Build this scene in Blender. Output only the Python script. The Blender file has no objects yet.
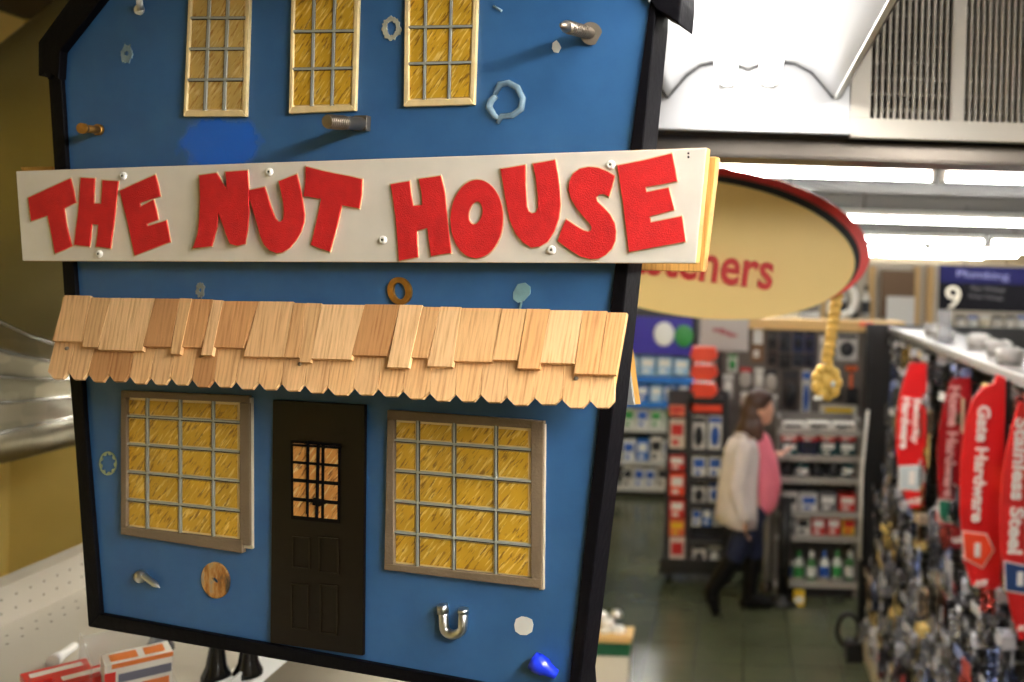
import bpy, math, random
from mathutils import Vector, Matrix

# ------------------------------------------------------------------ camera, world, exposure
S = bpy.context.scene
COL = S.collection
F = 900.0; CU, CV = 740.0, 270.0; EYE = 2.45; ROLL = math.radians(1.7)
cam_d = bpy.data.cameras.new('camera'); cam = bpy.data.objects.new('camera', cam_d); COL.objects.link(cam)
cam_d.sensor_width = 36.0; cam_d.lens = F * 36.0 / 1024.0
cam_d.shift_x = -(CU - 512) / 1024.0; cam_d.shift_y = -(341 - CV) / 1024.0
cam_d.clip_start = .05; cam_d.clip_end = 100
cam.matrix_world = Matrix.Translation((0, 0, EYE)) @ Matrix.Rotation(math.pi / 2, 4, 'X') @ Matrix.Rotation(ROLL, 4, 'Z')
cam_d.dof.use_dof = True; cam_d.dof.focus_distance = .88; cam_d.dof.aperture_fstop = 4.5
S.camera = cam
S.view_settings.view_transform = 'Standard'; S.view_settings.look = 'None'
S.view_settings.gamma = 1.0; S.view_settings.use_curve_mapping = False
S.view_settings.exposure = 1.0
world = bpy.data.worlds.new('world'); S.world = world; world.use_nodes = True
world.node_tree.nodes['Background'].inputs[0].default_value = (1, .96, .9, 1)
world.node_tree.nodes['Background'].inputs[1].default_value = .12
TUBE_NEAR = 9.0; TUBE_FAR = 44.0; TUBE_ADDED = 54.0

# ------------------------------------------------------------------ helpers
random.seed(7)
def lin(c):
    return tuple(((x / 255) / 12.92 if x / 255 <= .04045 else ((x / 255 + .055) / 1.055) ** 2.4) for x in c)
def raydir(u, v):
    du, dv = u - CU, v - CV; c, s = math.cos(ROLL), math.sin(ROLL)
    return Vector(((du * c + dv * s) / F, 1, -(-du * s + dv * c) / F))
EYEP = Vector((0, 0, EYE))
def P(u, v, Y): return EYEP + raydir(u, v) * Y
def PZ(u, v, z):                                    # a point on the level z
    d = raydir(u, v); return EYEP + d * ((z - EYE) / d.z)

HA = math.radians(15.6)
HU = Vector((math.cos(HA), -math.sin(HA), 0)); HN = Vector((-math.sin(HA), -math.cos(HA), 0)); HP0 = P(400, 270, .9)
HV = Vector((0, 0, 1))
def H(u, v, off=0.0):                               # a point on the house front, raised by off
    d = raydir(u, v); t = ((HP0 - EYEP).dot(HN) + off) / d.dot(HN); return EYEP + d * t
def huv(p): q = p - HP0; return (q.dot(HU), q.z)

def tree(m): return m.node_tree.nodes, m.node_tree.links
def mat(name, rgb, rough=.5, metal=0.0, emit=0.0, vary=0.0, bump=0.0, bscale=200, alpha=1.0, trans=0.0, objcol=False, spec=.5, noise_scale=30):
    m = bpy.data.materials.new(name); m.use_nodes = True; N, L = tree(m)
    b = N['Principled BSDF']; c = lin(rgb) + (1,)
    b.inputs['Base Color'].default_value = c; b.inputs['Roughness'].default_value = rough
    b.inputs['Metallic'].default_value = metal; b.inputs['Specular IOR Level'].default_value = spec
    if emit: b.inputs['Emission Color'].default_value = c; b.inputs['Emission Strength'].default_value = emit
    if trans: b.inputs['Transmission Weight'].default_value = trans; b.inputs['IOR'].default_value = 1.15
    if alpha < 1: b.inputs['Alpha'].default_value = alpha
    src = None
    if objcol:
        oi = N.new('ShaderNodeObjectInfo'); src = oi.outputs['Color']
    if vary:
        tc = N.new('ShaderNodeTexCoord'); n = N.new('ShaderNodeTexNoise'); n.inputs['Scale'].default_value = noise_scale; n.inputs['Detail'].default_value = 5
        L.new(tc.outputs['Object'], n.inputs['Vector'])
        r = N.new('ShaderNodeMapRange'); r.inputs[1].default_value = .3; r.inputs[2].default_value = .7; r.inputs[3].default_value = 1 - vary; r.inputs[4].default_value = 1 + vary
        L.new(n.outputs['Fac'], r.inputs[0])
        x = N.new('ShaderNodeVectorMath'); x.operation = 'SCALE'
        if src: L.new(src, x.inputs[0])
        else: x.inputs[0].default_value = c[:3]
        L.new(r.outputs[0], x.inputs['Scale']); src = x.outputs[0]
    if src: L.new(src, b.inputs['Base Color'])
    if bump:
        tc = N.new('ShaderNodeTexCoord'); n = N.new('ShaderNodeTexNoise'); n.inputs['Scale'].default_value = bscale; n.inputs['Detail'].default_value = 3
        bp = N.new('ShaderNodeBump'); bp.inputs['Strength'].default_value = bump; bp.inputs['Distance'].default_value = .002
        L.new(tc.outputs['Object'], n.inputs['Vector']); L.new(n.outputs['Fac'], bp.inputs['Height']); L.new(bp.outputs[0], b.inputs['Normal'])
    return m

WORLD = {}                                          # world origin of every object
class MB:
    def __init__(s): s.v = []; s.f = []; s.m = []; s.s = []; s.uvh = False; s.uvo = {}
    def add(s, vs, fs, mi=0, smooth=False):
        k = len(s.v); s.v += [Vector(p) for p in vs]
        for f in fs: s.f.append([i + k for i in f]); s.m.append(mi); s.s.append(smooth)
    def box(s, lo, hi, mi=0, R=None):
        x0, y0, z0 = lo; x1, y1, z1 = hi
        vs = [Vector(p) for p in ((x0,y0,z0),(x1,y0,z0),(x1,y1,z0),(x0,y1,z0),(x0,y0,z1),(x1,y0,z1),(x1,y1,z1),(x0,y1,z1))]
        if R: vs = [R @ p for p in vs]
        s.add(vs, [(0,3,2,1),(4,5,6,7),(0,1,5,4),(1,2,6,5),(2,3,7,6),(3,0,4,7)], mi)
    def prism(s, front, back, mi=0, mside=None):    # two matching outlines
        n = len(front); k = len(s.v); s.v += [Vector(p) for p in front] + [Vector(p) for p in back]
        s.f.append([k + i for i in range(n)]); s.m.append(mi); s.s.append(False)
        s.f.append([k + n + i for i in reversed(range(n))]); s.m.append(mi if mside is None else mside); s.s.append(False)
        for i in range(n):
            j = (i + 1) % n; s.f.append([k + i, k + n + i, k + n + j, k + j]); s.m.append(mi if mside is None else mside); s.s.append(False)
    def hp(s, pts, off1, off0, mi=0, mside=None):   # house-plane slab from photo outline
        fr = [H(u, v, off1) for u, v in pts]; s.prism(fr, [p - HN * (off1 - off0) for p in fr], mi, mside)
    def frust(s, a, b, r0, r1, n=16, mi=0, smooth=True, caps=True):
        a, b = Vector(a), Vector(b); d = (b - a).normalized(); x = d.orthogonal().normalized(); y = d.cross(x)
        k = len(s.v)
        for c, r in ((a, r0), (b, r1)):
            for i in range(n):
                t = 2 * math.pi * i / n; s.v.append(c + (x * math.cos(t) + y * math.sin(t)) * r)
        for i in range(n):
            j = (i + 1) % n; s.f.append([k + i, k + j, k + n + j, k + n + i]); s.m.append(mi); s.s.append(smooth)
        if caps:
            s.f.append([k + i for i in reversed(range(n))]); s.m.append(mi); s.s.append(False)
            s.f.append([k + n + i for i in range(n)]); s.m.append(mi); s.s.append(False)
    def tube(s, pts, r, n=10, mi=0):
        rs = r if isinstance(r, (list, tuple)) else [r] * len(pts); pts = [Vector(p) for p in pts]
        k = len(s.v); x = None
        for q, p in enumerate(pts):
            d = (pts[min(q + 1, len(pts) - 1)] - pts[max(q - 1, 0)]).normalized()
            x = d.orthogonal().normalized() if x is None else (x - d * x.dot(d)).normalized(); y = d.cross(x)
            for i in range(n):
                t = 2 * math.pi * i / n; s.v.append(p + (x * math.cos(t) + y * math.sin(t)) * rs[q])
        for q in range(len(pts) - 1):
            for i in range(n):
                j = (i + 1) % n; s.f.append([k + q*n + i, k + q*n + j, k + (q+1)*n + j, k + (q+1)*n + i]); s.m.append(mi); s.s.append(True)
        s.f.append([k + i for i in reversed(range(n))]); s.m.append(mi); s.s.append(False)
        e = k + (len(pts) - 1) * n; s.f.append([e + i for i in range(n)]); s.m.append(mi); s.s.append(False)
    def ball(s, c, r, n=14, mi=0, R=None):
        rx, ry, rz = (r, r, r) if not isinstance(r, (list, tuple)) else r; c = Vector(c); k = len(s.v); h = n // 2
        for i in range(1, h):
            p = math.pi * i / h
            for j in range(n):
                t = 2 * math.pi * j / n; q = Vector((rx * math.sin(p) * math.cos(t), ry * math.sin(p) * math.sin(t), rz * math.cos(p)))
                s.v.append(c + (R @ q if R else q))
        q = Vector((0, 0, rz)); s.v.append(c + (R @ q if R else q)); s.v.append(c - (R @ q if R else q)); t0 = len(s.v) - 2
        for i in range(h - 2):
            for j in range(n):
                j2 = (j + 1) % n; s.f.append([k + i*n + j, k + (i+1)*n + j, k + (i+1)*n + j2, k + i*n + j2]); s.m.append(mi); s.s.append(True)
        for j in range(n):
            j2 = (j + 1) % n
            s.f.append([t0, k + j, k + j2]); s.m.append(mi); s.s.append(True)
            s.f.append([t0 + 1, k + (h-2)*n + j2, k + (h-2)*n + j]); s.m.append(mi); s.s.append(True)
    def lathe(s, c, axis, prof, n=24, mi=0):        # prof: list of (height along axis, radius)
        c = Vector(c); d = Vector(axis).normalized(); x = d.orthogonal().normalized(); y = d.cross(x); k = len(s.v)
        for h, r in prof:
            for i in range(n):
                t = 2 * math.pi * i / n; s.v.append(c + d * h + (x * math.cos(t) + y * math.sin(t)) * max(r, 1e-5))
        for q in range(len(prof) - 1):
            for i in range(n):
                j = (i + 1) % n; s.f.append([k + q*n + i, k + q*n + j, k + (q+1)*n + j, k + (q+1)*n + i]); s.m.append(mi); s.s.append(True)
    def ring(s, outer, inner, h, mi=0, mside=None): # matching outlines front, thickness vector h
        n = len(outer); ob = [p + h for p in outer]; ib = [p + h for p in inner]; k = len(s.v); s.v += outer + inner + ob + ib
        ms = mi if mside is None else mside
        for i in range(n):
            j = (i + 1) % n
            for q, fm in (([k+i, k+j, k+n+j, k+n+i], mi), ([k+2*n+i, k+3*n+i, k+3*n+j, k+2*n+j], ms), ([k+i, k+2*n+i, k+2*n+j, k+j], ms), ([k+n+i, k+n+j, k+3*n+j, k+3*n+i], ms)):
                s.f.append(q); s.m.append(fm); s.s.append(False)
    def mesh(s, name, mats, org):
        me = bpy.data.meshes.new(name); me.from_pydata([p - org for p in s.v], [], s.f)
        for m in (mats if isinstance(mats, (list, tuple)) else [mats]): me.materials.append(m)
        for p, mi, sm in zip(me.polygons, s.m, s.s): p.material_index = mi; p.use_smooth = sm
        if s.uvh:
            uv = me.uv_layers.new(name='UVMap').data
            for l in me.loops: uv[l.index].uv = s.uvo.get(l.vertex_index) or huv(s.v[l.vertex_index])
        me.update(); return me
def centre(vs):
    lo = [min(p[i] for p in vs) for i in range(3)]; hi = [max(p[i] for p in vs) for i in range(3)]
    return Vector([(lo[i] + hi[i]) / 2 for i in range(3)]), lo[2]
def obj(name, mb, mats, parent=None, bevel=0.0, recalc=True, org=None, house=False, seg=2):
    c, zmin = centre(mb.v)
    if org is None: org = c if parent is not None else Vector((c.x, c.y, zmin))
    mb.uvh = house; me = mb.mesh(name, mats, Vector(org))
    if recalc:
        import bmesh
        bm = bmesh.new(); bm.from_mesh(me); bmesh.ops.recalc_face_normals(bm, faces=bm.faces); bm.to_mesh(me); bm.free()
    o = bpy.data.objects.new(name, me); COL.objects.link(o); WORLD[o.name] = Vector(org)
    if parent is not None: o.parent = parent; o.location = Vector(org) - WORLD[parent.name]
    else: o.location = org
    if bevel:
        b = o.modifiers.new('bevel', 'BEVEL'); b.width = bevel; b.segments = seg; b.limit_method = 'ANGLE'
    return o
def tag(o, label, cat, group=None, kind=None):
    o['label'] = label; o['category'] = cat
    if group: o['group'] = group
    if kind: o['kind'] = kind
    return o
def empty(name, loc, label=None, cat=None, group=None):
    o = bpy.data.objects.new(name, None); COL.objects.link(o); o.location = loc; o.empty_display_size = .05; WORLD[o.name] = Vector(loc)
    if label: tag(o, label, cat, group)
    return o
def struct(name, mb, m, bevel=0):
    o = obj(name, mb, m, bevel=bevel); o['kind'] = 'structure'; return o
def text_mb(s, width, height, C, X, Y, bold=.03, ext=.004, mi=0, sx=1.0, mb=None):
    """text as solid letters: centre C, reading direction X, up direction Y, cap height height, fitted to width"""
    cu = bpy.data.curves.new('t', 'FONT'); cu.body = s; cu.offset = bold; cu.extrude = .02; cu.size = 1; cu.resolution_u = 3
    to = bpy.data.objects.new('t', cu); COL.objects.link(to); dg = bpy.context.evaluated_depsgraph_get(); me = bpy.data.meshes.new_from_object(to.evaluated_get(dg))
    vs = [v.co.copy() for v in me.vertices]; fs = [list(p.vertices) for p in me.polygons]
    bpy.data.objects.remove(to); bpy.data.curves.remove(cu); bpy.data.meshes.remove(me)
    x0, x1 = min(v.x for v in vs), max(v.x for v in vs); y0, y1 = min(v.y for v in vs), max(v.y for v in vs)
    X = Vector(X).normalized(); Y = Vector(Y).normalized(); Z = X.cross(Y)
    kx = width / (x1 - x0); ky = height / (y1 - y0)
    mb = mb or MB(); mb.add([Vector(C) + X * ((v.x - (x0 + x1) / 2) * kx) + Y * ((v.y - (y0 + y1) / 2) * ky) + Z * (v.z / .02 * ext) for v in vs], fs, mi)
    return mb
def offset_poly(pts, d):                            # outline grown by d pixels
    n = len(pts); A = sum(pts[i][0] * pts[(i+1) % n][1] - pts[(i+1) % n][0] * pts[i][1] for i in range(n)); sg = 1 if A > 0 else -1; out = []
    for i in range(n):
        p0, p1, p2 = [Vector((*pts[(i + k) % n], 0)) for k in (-1, 0, 1)]
        e1 = (p1 - p0).normalized(); e2 = (p2 - p1).normalized(); n1 = Vector((e1.y, -e1.x, 0)) * sg; n2 = Vector((e2.y, -e2.x, 0)) * sg
        b = (n1 + n2); b = b.normalized() if b.length > 1e-4 else n1; k = d / max(.45, b.dot(n1)); out.append((p1.x + b.x * k, p1.y + b.y * k))
    return out
def uvnode(N, kind='UV'):
    tc = N.new('ShaderNodeTexCoord'); return tc.outputs[kind]
def mapping(N, L, src, rot=(0,0,0), sc=(1,1,1), loc=(0,0,0)):
    m = N.new('ShaderNodeMapping'); m.inputs['Rotation'].default_value = rot; m.inputs['Scale'].default_value = sc; m.inputs['Location'].default_value = loc
    L.new(src, m.inputs['Vector']); return m.outputs[0]
def ramp(N, L, src, stops):
    r = N.new('ShaderNodeValToRGB'); L.new(src, r.inputs[0]); e = r.color_ramp.elements
    while len(e) < len(stops): e.new(.5)
    for q, (p, c) in zip(e, stops): q.position = p; q.color = (*lin(c), 1)
    return r.outputs[0]
def noise(N, L, vec, scale, detail=4, rough=.5):
    n = N.new('ShaderNodeTexNoise'); n.inputs['Scale'].default_value = scale; n.inputs['Detail'].default_value = detail; n.inputs['Roughness'].default_value = rough
    L.new(vec, n.inputs['Vector']); return n.outputs['Fac']
def mix(N, L, fac, a, b, mode='MIX'):
    m = N.new('ShaderNodeMix'); m.data_type = 'RGBA'; m.blend_type = mode
    for k, s in ((0, fac), (6, a), (7, b)):
        if isinstance(s, (int, float)): m.inputs[k].default_value = s
        elif isinstance(s, tuple): m.inputs[k].default_value = (*lin(s), 1)
        else: L.new(s, m.inputs[k])
    return m.outputs[2]
def bump(N, L, h, strength, dist):
    b = N.new('ShaderNodeBump'); b.inputs['Strength'].default_value = strength; b.inputs['Distance'].default_value = dist
    L.new(h, b.inputs['Height']); L.new(b.outputs[0], N['Principled BSDF'].inputs['Normal'])

# ------------------------------------------------------------------ special materials
def m_blue():
    m = mat('blue_paint', (38, 98, 158), .5, spec=.4); N, L = tree(m); uv = uvnode(N)
    n = noise(N, L, uv, 14, 6, .6); c = ramp(N, L, n, [(.3, (42, 88, 138)), (.7, (52, 100, 152))])
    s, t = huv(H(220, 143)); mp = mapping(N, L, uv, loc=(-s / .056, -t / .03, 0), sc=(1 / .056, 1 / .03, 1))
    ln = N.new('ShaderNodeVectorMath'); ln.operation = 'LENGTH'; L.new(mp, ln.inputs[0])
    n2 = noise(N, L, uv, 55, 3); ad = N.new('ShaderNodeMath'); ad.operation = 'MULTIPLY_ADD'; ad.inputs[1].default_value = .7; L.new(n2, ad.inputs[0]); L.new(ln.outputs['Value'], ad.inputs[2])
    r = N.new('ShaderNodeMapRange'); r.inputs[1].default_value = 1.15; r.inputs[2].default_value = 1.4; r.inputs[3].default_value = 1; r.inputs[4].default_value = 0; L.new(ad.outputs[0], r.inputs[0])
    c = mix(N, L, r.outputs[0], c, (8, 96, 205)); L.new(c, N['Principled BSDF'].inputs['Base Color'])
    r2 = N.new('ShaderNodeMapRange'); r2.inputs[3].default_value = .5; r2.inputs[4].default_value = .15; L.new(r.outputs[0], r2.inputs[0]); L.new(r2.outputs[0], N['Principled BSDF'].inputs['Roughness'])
    bump(N, L, noise(N, L, uv, 500, 3), .12, .0006); return m
def m_wood(name, a, b, objcol=True, knots=True):
    m = mat(name, a, .55); N, L = tree(m); uv = uvnode(N)
    oi = N.new('ShaderNodeObjectInfo')
    add = N.new('ShaderNodeVectorMath'); add.operation = 'ADD'; L.new(uv, add.inputs[0]); L.new(oi.outputs['Random'], add.inputs[1])
    mp = mapping(N, L, add.outputs[0], sc=(480, 22, 1)); g = noise(N, L, mp, 1, 4, .6)
    w = N.new('ShaderNodeTexWave'); w.inputs['Scale'].default_value = 75; w.inputs['Distortion'].default_value = 6; w.inputs['Detail'].default_value = 3
    L.new(mapping(N, L, add.outputs[0], sc=(1, .1, 1)), w.inputs['Vector'])
    mm = N.new('ShaderNodeMath'); mm.operation = 'MULTIPLY_ADD'; mm.inputs[1].default_value = .14; L.new(w.outputs['Fac'], mm.inputs[0]); L.new(g, mm.inputs[2])
    c = ramp(N, L, mm.outputs[0], [(.34, b), (.56, a), (.8, tuple(min(255, int(x * 1.06)) for x in a))])
    if objcol: c = mix(N, L, 1.0, c, oi.outputs['Color'], 'MULTIPLY')
    L.new(c, N['Principled BSDF'].inputs['Base Color']); bump(N, L, g, .5, .0008); return m
def m_scribble(name='yellow_scribble', base=(216, 168, 44), light=(248, 214, 122), dark=(126, 80, 18)):
    m = mat(name, base, .35); N, L = tree(m); uv = uvnode(N)
    mp = mapping(N, L, uv, sc=(1, 1, 1), rot=(0, 0, math.radians(-52)))
    mp2 = mapping(N, L, mp, sc=(45, 330, 1)); g = noise(N, L, mp2, 1, 2, .5)
    c = ramp(N, L, g, [(.38, base), (.55, base), (.66, light)])
    g2 = noise(N, L, mapping(N, L, mp, sc=(60, 300, 1), loc=(7, 3, 0)), 1, 3, .6); r = ramp(N, L, g2, [(.55, (0, 0, 0)), (.64, (235, 235, 235))])
    c = mix(N, L, r, c, dark)
    g3 = noise(N, L, uv, 24, 2); r3 = ramp(N, L, g3, [(.3, (225, 225, 225)), (.7, (255, 255, 255))]); c = mix(N, L, 1.0, c, r3, 'MULTIPLY')
    L.new(c, N['Principled BSDF'].inputs['Base Color']); return m
def m_marble():
    m = mat('rusty_washer_face', (150, 120, 80), .35, .5); N, L = tree(m); uv = uvnode(N)
    g = noise(N, L, mapping(N, L, uv, rot=(0, 0, .8), sc=(80, 30, 1)), 1, 4, .6)
    L.new(ramp(N, L, g, [(.35, (84, 74, 62)), (.47, (176, 120, 60)), (.55, (200, 160, 104)), (.66, (150, 158, 158))]), N['Principled BSDF'].inputs['Base Color']); return m
def m_perf(name, rgb, pitch=.0254, r=.1):
    m = mat(name, rgb, .45); N, L = tree(m); g = N.new('ShaderNodeNewGeometry')
    return m
def m_galv():
    m = mat('galvanised_steel', (186, 182, 166), .28, 1.0); N, L = tree(m); o = uvnode(N, 'Object')
    v = N.new('ShaderNodeTexVoronoi'); v.inputs['Scale'].default_value = 22; L.new(o, v.inputs['Vector'])
    c = ramp(N, L, v.outputs['Color'], [(.2, (160, 158, 142)), (.8, (192, 188, 170))]); L.new(c, N['Principled BSDF'].inputs['Base Color'])
    bump(N, L, noise(N, L, o, 6, 3), .25, .03); return m
def m_floor():
    m = mat('polished_green_floor', (70, 78, 56), .16, spec=.5); N, L = tree(m); o = uvnode(N, 'Object')
    g = noise(N, L, o, 1.4, 6, .6); c = ramp(N, L, g, [(.3, (70, 76, 56)), (.55, (84, 88, 66)), (.75, (102, 96, 76))])
    br = N.new('ShaderNodeTexBrick'); br.offset = 0; br.inputs['Scale'].default_value = 1; br.inputs['Mortar Size'].default_value = .004; br.inputs['Brick Width'].default_value = .305; br.inputs['Row Height'].default_value = .305
    br.inputs['Color1'].default_value = (1, 1, 1, 1); br.inputs['Color2'].default_value = (.9, .9, .9, 1); br.inputs['Mortar'].default_value = (.55, .55, .55, 1); L.new(o, br.inputs['Vector'])
    L.new(mix(N, L, 1.0, c, br.outputs['Color'], 'MULTIPLY'), N['Principled BSDF'].inputs['Base Color'])
    r = N.new('ShaderNodeMapRange'); r.inputs[3].default_value = .12; r.inputs[4].default_value = .3; L.new(noise(N, L, o, 5, 4), r.inputs[0]); L.new(r.outputs[0], N['Principled BSDF'].inputs['Roughness'])
    return m
def m_hardware():                                   # small loose hardware seen through a clear bag
    m = mat('bagged_hardware', (150, 150, 150), .25, .9); N, L = tree(m); o = uvnode(N, 'Object'); oi = N.new('ShaderNodeObjectInfo')
    v = N.new('ShaderNodeTexVoronoi'); v.inputs['Scale'].default_value = 75; L.new(o, v.inputs['Vector'])
    c = ramp(N, L, v.outputs['Color'], [(.1, (60, 60, 66)), (.4, (160, 160, 164)), (.8, (240, 238, 234))])
    L.new(mix(N, L, 1.0, c, oi.outputs['Color'], 'MULTIPLY'), N['Principled BSDF'].inputs['Base Color'])
    bump(N, L, v.outputs['Distance'], 1.0, .02); return m

BLUE = m_blue()
BLACK = mat('black_trim_paint', (7, 6, 11), .6, bump=.3, bscale=120, spec=.1)
BOARD = mat('cream_painted_board', (228, 221, 210), .5, vary=.04, bump=.1, bscale=60)
RED = mat('red_felt', (205, 22, 24), .8, vary=.1, bump=.5, bscale=900, noise_scale=90)
GLUE = mat('glue_stained_card', (206, 180, 138), .6, vary=.2, noise_scale=60)
SHINGLE = m_wood('shingle_wood', (228, 188, 140), (196, 148, 100))
PLY = m_wood('yellow_plywood', (206, 156, 82), (176, 124, 58), objcol=False)
CARD = mat('grey_brown_card', (122, 104, 82), .8, vary=.08, bump=.4, bscale=400)
CREAMW = mat('cream_window_frame', (226, 202, 150), .6, vary=.12, noise_scale=70)
MUNTIN = mat('lead_grey_muntin', (164, 168, 166), .4, .2)
SCRIB = m_scribble()
SCRIB_D = m_scribble('orange_scribble', (230, 160, 84), (250, 216, 150), (120, 60, 16))
PANEB = mat('pane_backing', (232, 208, 158), .5)
DARKBR = mat('dark_brown_door', (16, 9, 5), .4, spec=.2)
DOORLINE = mat('door_moulding', (28, 22, 12), .4, spec=.2)
WHITE = mat('white_enamel', (238, 236, 230), .35)
STEEL = mat('bright_steel', (212, 212, 208), .36, 1.0)
DSTEEL = mat('dull_steel', (132, 122, 110), .4, .9, vary=.15)
BRASS = mat('brass', (176, 128, 62), .4, .85, vary=.2, noise_scale=120)
GLUEG = mat('clear_dried_glue', (150, 178, 192), .15, spec=.8, vary=.15, noise_scale=120, alpha=.55)
CHIP = mat('white_paint_chip', (226, 224, 220), .5)
BLUEPL = mat('blue_plastic', (28, 52, 210), .25)

# ------------------------------------------------------------------ room
Z_CEIL = 3.1; XL, XR, YF, YB = -2.05, 6.5, -3.5, 22.0
FLOOR = m_floor()
CEIL = mat('brown_grey_ceiling', (66, 60, 53), .8, vary=.06, noise_scale=2)
OCHRE = mat('ochre_wall_paint', (232, 208, 124), .5, vary=.08, noise_scale=3)
BEIGE = mat('beige_wall_paint', (196, 180, 150), .7, vary=.04, noise_scale=2)
def bx(lo, hi): b = MB(); b.box(lo, hi); return b
struct('floor', bx((XL - .2, YF - .2, -.1), (XR + .2, YB + .2, 0)), FLOOR)
struct('ceiling', bx((XL - .2, YF - .2, Z_CEIL), (XR + .2, YB + .2, Z_CEIL + .1)), CEIL)
struct('wall_left', bx((XL - .12, YF, 0), (XL, YB, Z_CEIL)), OCHRE)
struct('wall_right', bx((XR, YF, 0), (XR + .12, YB, Z_CEIL)), BEIGE)
struct('wall_back', bx((XL, YB, 0), (XR, YB + .12, Z_CEIL)), BEIGE)
struct('wall_front', bx((XL, YF - .12, 0), (XR, YF, Z_CEIL)), BEIGE)
# the partition the left-hand gondola stands against
struct('wall_partition', bx((XL, 2.55, 0), (-.78, 2.65, Z_CEIL)), OCHRE)

# ------------------------------------------------------------------ the nut house
house = empty('nut_house_display', H(330, 650, 0),
              'blue painted wooden model house with red letter name board and shingled awning', 'display')
FACE = [(59.8,51),(100,0),(150,-64),(560,-64),(601,-55),(649.6,4),(640,76),(630,148),(615,266),(598.6,417),(596,442),(567,700),(472,682),(100,614),(86,442),(81.6,378),(73,262),(66,168)]
b = MB(); b.hp(FACE, 0, -.028); obj('wall_panel', b, [BLUE], house, house=True)
def strip(name, pts, off1=.005, off0=-.03, m=BLACK): b = MB(); b.hp(pts, off1, off0); return obj(name, b, m, house, bevel=.0012, house=True)
strip('side_trim', [(48,79),(54,169),(61.6,262),(69,375),(74.6,442),(88,627),(100,614),(86,442),(81.6,378),(73,262),(66,168),(59,53)])
strip('base_trim', [(88,627),(360,674),(582,713),(567,700),(472,682),(100,614)])
strip('side_trim', [(656,-30),(655,21),(643,146),(628,267),(612,417),(609,442),(580,682),(582,713),(567,700),(596,442),(598.6,417),(615,266),(630,148),(649.6,4),(652,-30)])
strip('roof_trim', [(38,42),(68.6,0),(125,-78),(150,-64),(100,0),(59.8,51),(58,79),(52,74),(48,80),(44,73),(38,76)], .009, -.03)
strip('roof_trim', [(125,-78),(583,-72),(576,-50),(150,-64)], .009, -.03)
strip('roof_trim', [(650,0),(657,10),(665,14),(679,24),(681,0),(681,-16),(583,-86),(576,-50),(601,-55)], .009, -.03)

# name board and its letters
BOFF = .02
b = MB(); b.hp([(15.6,171),(707,147.6),(696,263.5),(22.3,261)], BOFF, .009, 0, 1)
board = obj('name_board', b, [BOARD, PLY], house, bevel=.001, house=True)
fr = [H(20,167,-.034), H(717,156.5,-.034), H(703,272,-.034), H(60,256,-.034)]
b = MB(); b.prism(fr, [p - HN * .012 for p in fr]); obj('rear_board', b, [PLY], house, bevel=.001, house=True)
def sc(pts, ox, oy, k): return [(x / k + ox, y / k + oy) for x, y in pts]
L1 = lambda p: sc(p, 10, 150, 5.683); L2 = lambda p: sc(p, 180, 150, 5.12); L3 = lambda p: sc(p, 380, 150, 5.683); L4 = lambda p: sc(p, 550, 140, 4.872)
LET = [
 L1([(103,272),(222,216),(340,163),(358,232),(370,298),(303,330),(318,430),(347,545),(300,568),(255,587),(235,480),(213,370),(120,402)]),
 L1([(402,158),(478,162),(474,235),(472,305),(518,305),(522,235),(525,172),(612,178),(592,370),(568,558),(488,548),(497,480),(502,425),(462,420),(455,490),(448,548),(365,538),(388,350)]),
 L1([(623,232),(722,186),(822,142),(838,200),(850,262),(735,300),(737,325),(812,283),(827,340),(838,395),(773,420),(778,435),(885,402),(897,465),(907,522),(800,562),(707,598),(670,420)]),
 L2([(98,130),(185,118),(212,165),(238,208),(237,160),(232,112),(342,105),(349,200),(350,330),(343,410),(330,480),(290,490),(255,480),(235,430),(212,365),(193,315),(185,400),(160,492),(65,502),(90,430),(98,350),(102,250)]),
 L2([(345,208),(430,190),(442,225),(460,285),(485,350),(500,366),(515,368),(528,352),(532,320),(528,270),(505,160),(595,125),(618,220),(635,330),(632,370),(615,420),(590,462),(560,498),(525,522),(495,528),(460,515),(430,485),(410,440),(392,370),(365,280)]),
 L2([(643,85),(720,105),(790,120),(860,133),(930,150),(926,230),(915,298),(825,282),(800,390),(765,520),(715,503),(670,485),(700,360),(722,250),(632,235),(643,160)]),
 L3([(60,195),(112,186),(165,178),(172,250),(185,318),(240,312),(235,240),(220,165),(280,156),(342,147),(362,230),(380,400),(400,585),(345,592),(290,602),(278,520),(268,442),(205,458),(208,530),(212,608),(108,628),(98,500),(88,380),(75,290)]),
 None,
 L3([(685,108),(750,98),(822,85),(824,200),(830,320),(842,350),(862,361),(885,355),(898,330),(897,260),(885,160),(870,78),(930,68),(992,57),(1008,140),(1018,230),(1022,310),(1012,390),(985,465),(950,520),(905,548),(860,553),(815,528),(770,475),(738,400),(718,310),(705,230)]),
 L4([(312,175),(300,225),(285,275),(262,262),(240,264),(222,278),(228,300),(260,330),(290,362),(312,405),(319,445),(315,490),(298,530),(268,560),(235,577),(195,580),(150,568),(95,535),(38,492),(55,440),(78,388),(118,415),(160,440),(185,447),(200,440),(203,425),(192,405),(160,370),(125,325),(102,285),(90,240),(95,200),(112,165),(145,140),(190,131),(235,136),(275,152)]),
 L4([(328,125),(460,98),(592,66),(606,135),(617,200),(540,215),(462,228),(468,255),(575,233),(590,290),(603,340),(540,357),(483,372),(488,403),(560,388),(640,372),(650,440),(658,494),(520,520),(385,545),(372,440),(352,280)]),
]
LIFT = {3: .004, 4: .003}
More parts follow.
